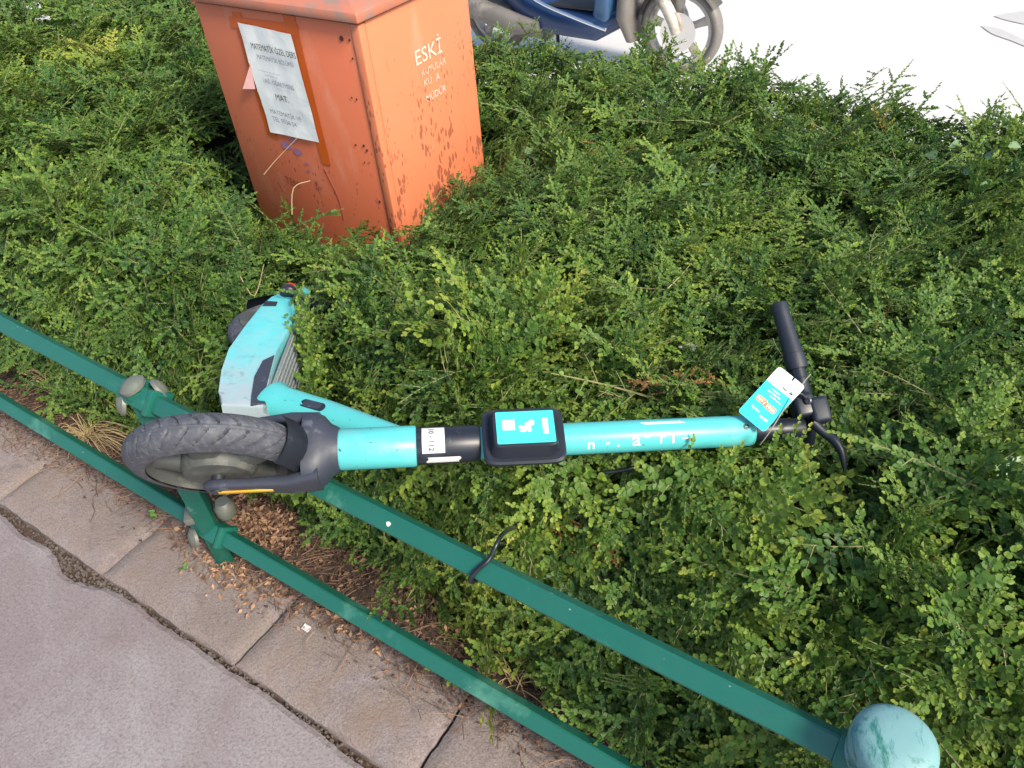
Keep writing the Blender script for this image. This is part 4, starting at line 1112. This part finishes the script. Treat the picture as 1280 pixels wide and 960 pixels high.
words(.285, .02, .34, .010, 'print_grey', 1); words(.255, .02, .36, .022, 'print_black', 2)
words(.13, -.22, .10, .022, 'tag_white', 3); words(.075, -.26, .22, .026, 'tag_white', 4); words(.02, -.10, .30, .020, 'tag_white', 5)
for x_, y_, w_, h_ in ((-.20, -.115, .36, .095), (.16, -.135, .38, .095), (-.02, -.13, .3, .06)): tp(x_, y_, w_, h_, 'print_orange', 'price_bubble', .0028, .0009)
for x_, y_ in ((-.32, -.11), (-.25, -.12), (-.17, -.115), (-.08, -.13), (.05, -.135), (.12, -.13), (.20, -.14), (.28, -.14)): tp(x_, y_, .045, .04, 'tag_white', 'print_word', .0006, .0013)
words(-.29, -.30, .02, .034, 'tag_white', 6); words(-.33, .08, .34, .036, 'tag_white', 7)
bm = NB(); tube(bm, [P(1013, 468, d=1.335), P(1003, 480, d=1.296), P(980, 512, d=1.288), P(962, 540, d=1.283), P(950, 556, d=1.30)], .0009, 6, 4); obj('string', bm, 'string', tg)

# black lock cable wrapped over the top rail
rp = P(596, 705, y=FY - .02)
cx0 = rp.x
cab_pts = [V((cx0 - .020, FY + .012, ZT - .040)), V((cx0 - .014, FY - .018, ZT - .018)), V((cx0 - .012, FY - .028, ZT + .000)), V((cx0 - .004, FY - .015, ZT + .016)), V((cx0 + .006, FY + .004, ZT + .028)), P(628, 668, z=.590), surf(650, 656, .035), surf(666, 649, .02), surf(684, 640, -.06), surf(712, 622, -.08), surf(735, 602, -.05), surf(748, 592, .01), surf(772, 589, .02), surf(798, 583, .012), surf(820, 574, -.05)]
bm = NB(); tube(bm, cab_pts, .0036, 10, 5); tag(obj('lock_cable', bm, 'cable_black'), 'thin black lock cable looped over the top green rail into the hedge', 'cable')

# ------------------------------------------------------------------ litter and the pale stone behind the cabinet
def scrap(u, v, z, sz, label, seed, mat='sticker_white'):
    r = random.Random(seed); c = P(u, v, z=z) if z < .1 else surf(u, v, .02); bm = NB(); g = {}
    for i in range(6):
        for j in range(5): g[i, j] = bm.verts.new(c + V(((i / 5 - .5) * sz * 1.5, (j / 4 - .5) * sz, sz * .28 * nz(i * .9 + seed, j * .9))))
    for i in range(5):
        for j in range(4): bm.faces.new((g[i, j], g[i + 1, j], g[i + 1, j + 1], g[i, j + 1]))
    tag(obj('paper_scrap', bm, mat, ang=180), label, 'litter')
scrap(55, 22, .60, .05, 'crumpled white scrap caught on hedge far left of orange cabinet', 1)
scrap(860, 433, .57, .022, 'small pale grey scrap lying on hedge above the scooter stem', 2, 'road_kerb')
scrap(383, 785, .018, .014, 'tiny white paper scrap lying on the kerb stone', 3)
scrap(95, 30, .60, .03, 'smaller white scrap on hedge beside the crumpled one', 4)
bm = NB(); bmesh.ops.create_icosphere(bm, subdivisions=4, radius=1)
cst = V((-2.42, 3.02, .10))
for q in bm.verts:
    p = q.co.copy(); k = 1 + .16 * noise.noise(p * 1.4) + .05 * noise.noise(p * 4); q.co = cst + V((p.x * .20, p.y * .16, p.z * .26)) * k
    q.co.z = max(q.co.z, -.12)
tag(obj('pale_stone', bm, 'stone_pale', ang=180), 'pale blue-grey boulder at the road edge behind the orange cabinet', 'stone')

# ------------------------------------------------------------------ moped on the road
BYc = 4.32; RZ = -.12
mp = top('moped', (-2.2, BYc, RZ), 'blue step-through moped with cream front wheel on the road beyond hedge', 'moped')
FW, RWc = V((-1.62, BYc, RZ + .235)), V((-2.86, BYc, RZ + .235))
def bike_wheel(c, name):
    w = obj(name, lathe(NB(), c, Y, [(.02, -.045), (.05, -.04), (.05, .04), (.02, .045)], 24), 'bike_cream', mp)
    bm = NB(); pr_ = [(.185 + .028 + .030 * math.cos(a), .046 * math.sin(a)) for a in np.linspace(0, 2 * PI, 14, endpoint=False)]; lathe(bm, c, Y, pr_, 56, closed=True); obj('tyre', bm, 'bike_grey', w)
    bm = NB(); lathe(bm, c, Y, [(.190, -.028), (.172, -.030), (.168, 0), (.172, .030), (.190, .028)], 48, closed=True); obj('rim', bm, 'bike_cream', w)
    for k in range(5):
        a = 2 * PI * k / 5 + .4; r_ = V((math.cos(a), 0, math.sin(a))); q = r_.cross(Y); bm = NB(); loft(bm, [(c + r_ * .04, q, Y, .026, .020, 3), (c + r_ * .10, q, Y, .020, .016, 3), (c + r_ * .175, q, Y, .028, .018, 3)], 12); obj('spoke', bm, 'bike_cream', w)
    return w
fwl = bike_wheel(FW, 'front_wheel'); bike_wheel(RWc, 'rear_wheel')
bm = NB(); lathe(bm, FW - Y * .05, Y, [(.105, 0), (.105, .004), (.05, .004)], 36); obj('brake_disc', bm, 'chrome', fwl)
HT = V((-1.98, BYc, RZ + .78))
bm = NB()
for sd in (-1, 1): tube(bm, [FW + Y * (.075 * sd), FW + V((-.06, .075 * sd, .12)), HT + V((.06, .06 * sd, -.12)), HT], [.026, .030, .030, .026], 12, 3)
obj('fork', bm, 'bike_cream', mp)
bm = NB(); rr = []
for i in range(17):
    th = math.radians(35 + 135 * i / 16); rd = V((math.cos(th), 0, math.sin(th))); rr.append([bm.verts.new(FW + rd * (.236 + .03 * math.cos(q)) + Y * (math.sin(q) * .066)) for q in np.linspace(-1.4, 1.4, 9)])
for A, B in zip(rr, rr[1:]):
    for k in range(8): bm.faces.new((A[k], A[k + 1], B[k + 1], B[k]))
bmesh.ops.solidify(bm, geom=bm.faces[:], thickness=.004); obj('front_mudguard', bm, 'bike_grey', mp)
def bv(x, y, z): return V((x, BYc + y, RZ + z))
bm = NB(); loft(bm, [(bv(-1.93, 0, .86), Y, X, .10, .05, 3), (bv(-1.98, 0, .70), Y, X, .19, .06, 3), (bv(-2.02, 0, .50), Y, X, .21, .06, 3), (bv(-2.05, 0, .34), Y, X, .17, .07, 3), (bv(-2.08, 0, .24), Y, X, .13, .08, 3)], 28); obj('leg_shield', bm, 'bike_blue_light', mp)
bm = NB(); loft(bm, [(bv(-1.95, 0, .30), Y, Z, .10, .07, 3), (bv(-2.10, 0, .235), Y, Z, .17, .085, 3.5), (bv(-2.35, 0, .25), Y, Z, .18, .09, 3.5), (bv(-2.55, 0, .30), Y, Z, .17, .11, 3.5), (bv(-2.72, 0, .45), Y, Z, .16, .16, 3), (bv(-2.95, 0, .58), Y, Z, .15, .14, 3), (bv(-3.20, 0, .68), Y, Z, .09, .07, 3)], 32); obj('body', bm, 'bike_blue', mp)
bm = NB(); loft(bm, [(bv(-1.90, 0, .16), Y, X, .09, .03, 3), (bv(-1.93, 0, .30), Y, X, .15, .05, 3), (bv(-1.92, 0, .48), Y, X, .15, .05, 3), (bv(-1.95, 0, .66), Y, X, .10, .04, 3)], 20); obj('inner_fender', bm, 'bike_grey', mp)
bm = NB(); tube(bm, [bv(-2.0, -.185, .25), bv(-2.2, -.195, .30), bv(-2.45, -.19, .37), bv(-2.62, -.18, .48), bv(-2.9, -.16, .62)], .010, 8, 4); obj('trim_strip', bm, 'chrome', mp)
bm = NB(); box(bm, bv(-2.5, -.15, .33), bv(-2.08, .15, .345), .004); obj('floor_board', bm, 'bike_black', mp)
bm = NB(); loft(bm, [(bv(-2.50, 0, .72), Y, Z, .09, .03, 3), (bv(-2.62, 0, .745), Y, Z, .13, .045, 3), (bv(-2.9, 0, .76), Y, Z, .14, .05, 3), (bv(-3.18, 0, .80), Y, Z, .10, .04, 3)], 24); obj('seat', bm, 'bike_black', mp)
bm = NB(); loft(bm, [(bv(-2.45, -.17, .22), Y, Z, .03, .03, 2), (bv(-2.6, -.18, .22), Y, Z, .05, .06, 2.5), (bv(-2.95, -.19, .30), Y, Z, .055, .065, 2.5), (bv(-3.12, -.19, .34), Y, Z, .03, .03, 2)], 20); obj('exhaust', bm, 'bike_grey', mp)
bm = NB(); loft(bm, [(bv(-2.45, -.02, .16), Y, Z, .10, .05, 3), (bv(-2.7, -.06, .22), Y, Z, .09, .09, 3), (bv(-2.9, -.08, .24), Y, Z, .05, .07, 3)], 20); obj('engine', bm, 'bike_grey', mp)
bm = NB(); tube(bm, [bv(-2.12, -.34, 1.0), bv(-2.02, -.2, 1.02), bv(-1.99, 0, .98), bv(-2.02, .2, 1.02), bv(-2.12, .34, 1.0)], .014, 10, 4); hb = obj('handlebar', bm, 'chrome', mp)
for sd in (-1, 1):
    bm = NB(); tube(bm, [bv(-2.06, .26 * sd, 1.016), bv(-2.13, .36 * sd, .996)], .019, 10); obj('grip', bm, 'bike_black', hb)
bm = NB(); tube(bm, [bv(-1.98, 0, .80), bv(-1.99, 0, .99)], .03, 10); obj('steering_column', bm, 'bike_black', mp)
bm = NB(); lathe(bm, bv(-1.90, 0, .92), V((1, 0, -.1)), [(.04, -.07), (.075, -.03), (.08, .02), (.07, .035), (.0005, .045)], 24); obj('headlight', bm, 'chrome', mp)
bm = NB(); tube(bm, [bv(-2.5, .12, .2), bv(-2.54, .2, .01)], .012, 8); obj('stand', bm, 'bike_black', mp)
mp.location.x -= .10                                             # a little further along the lane
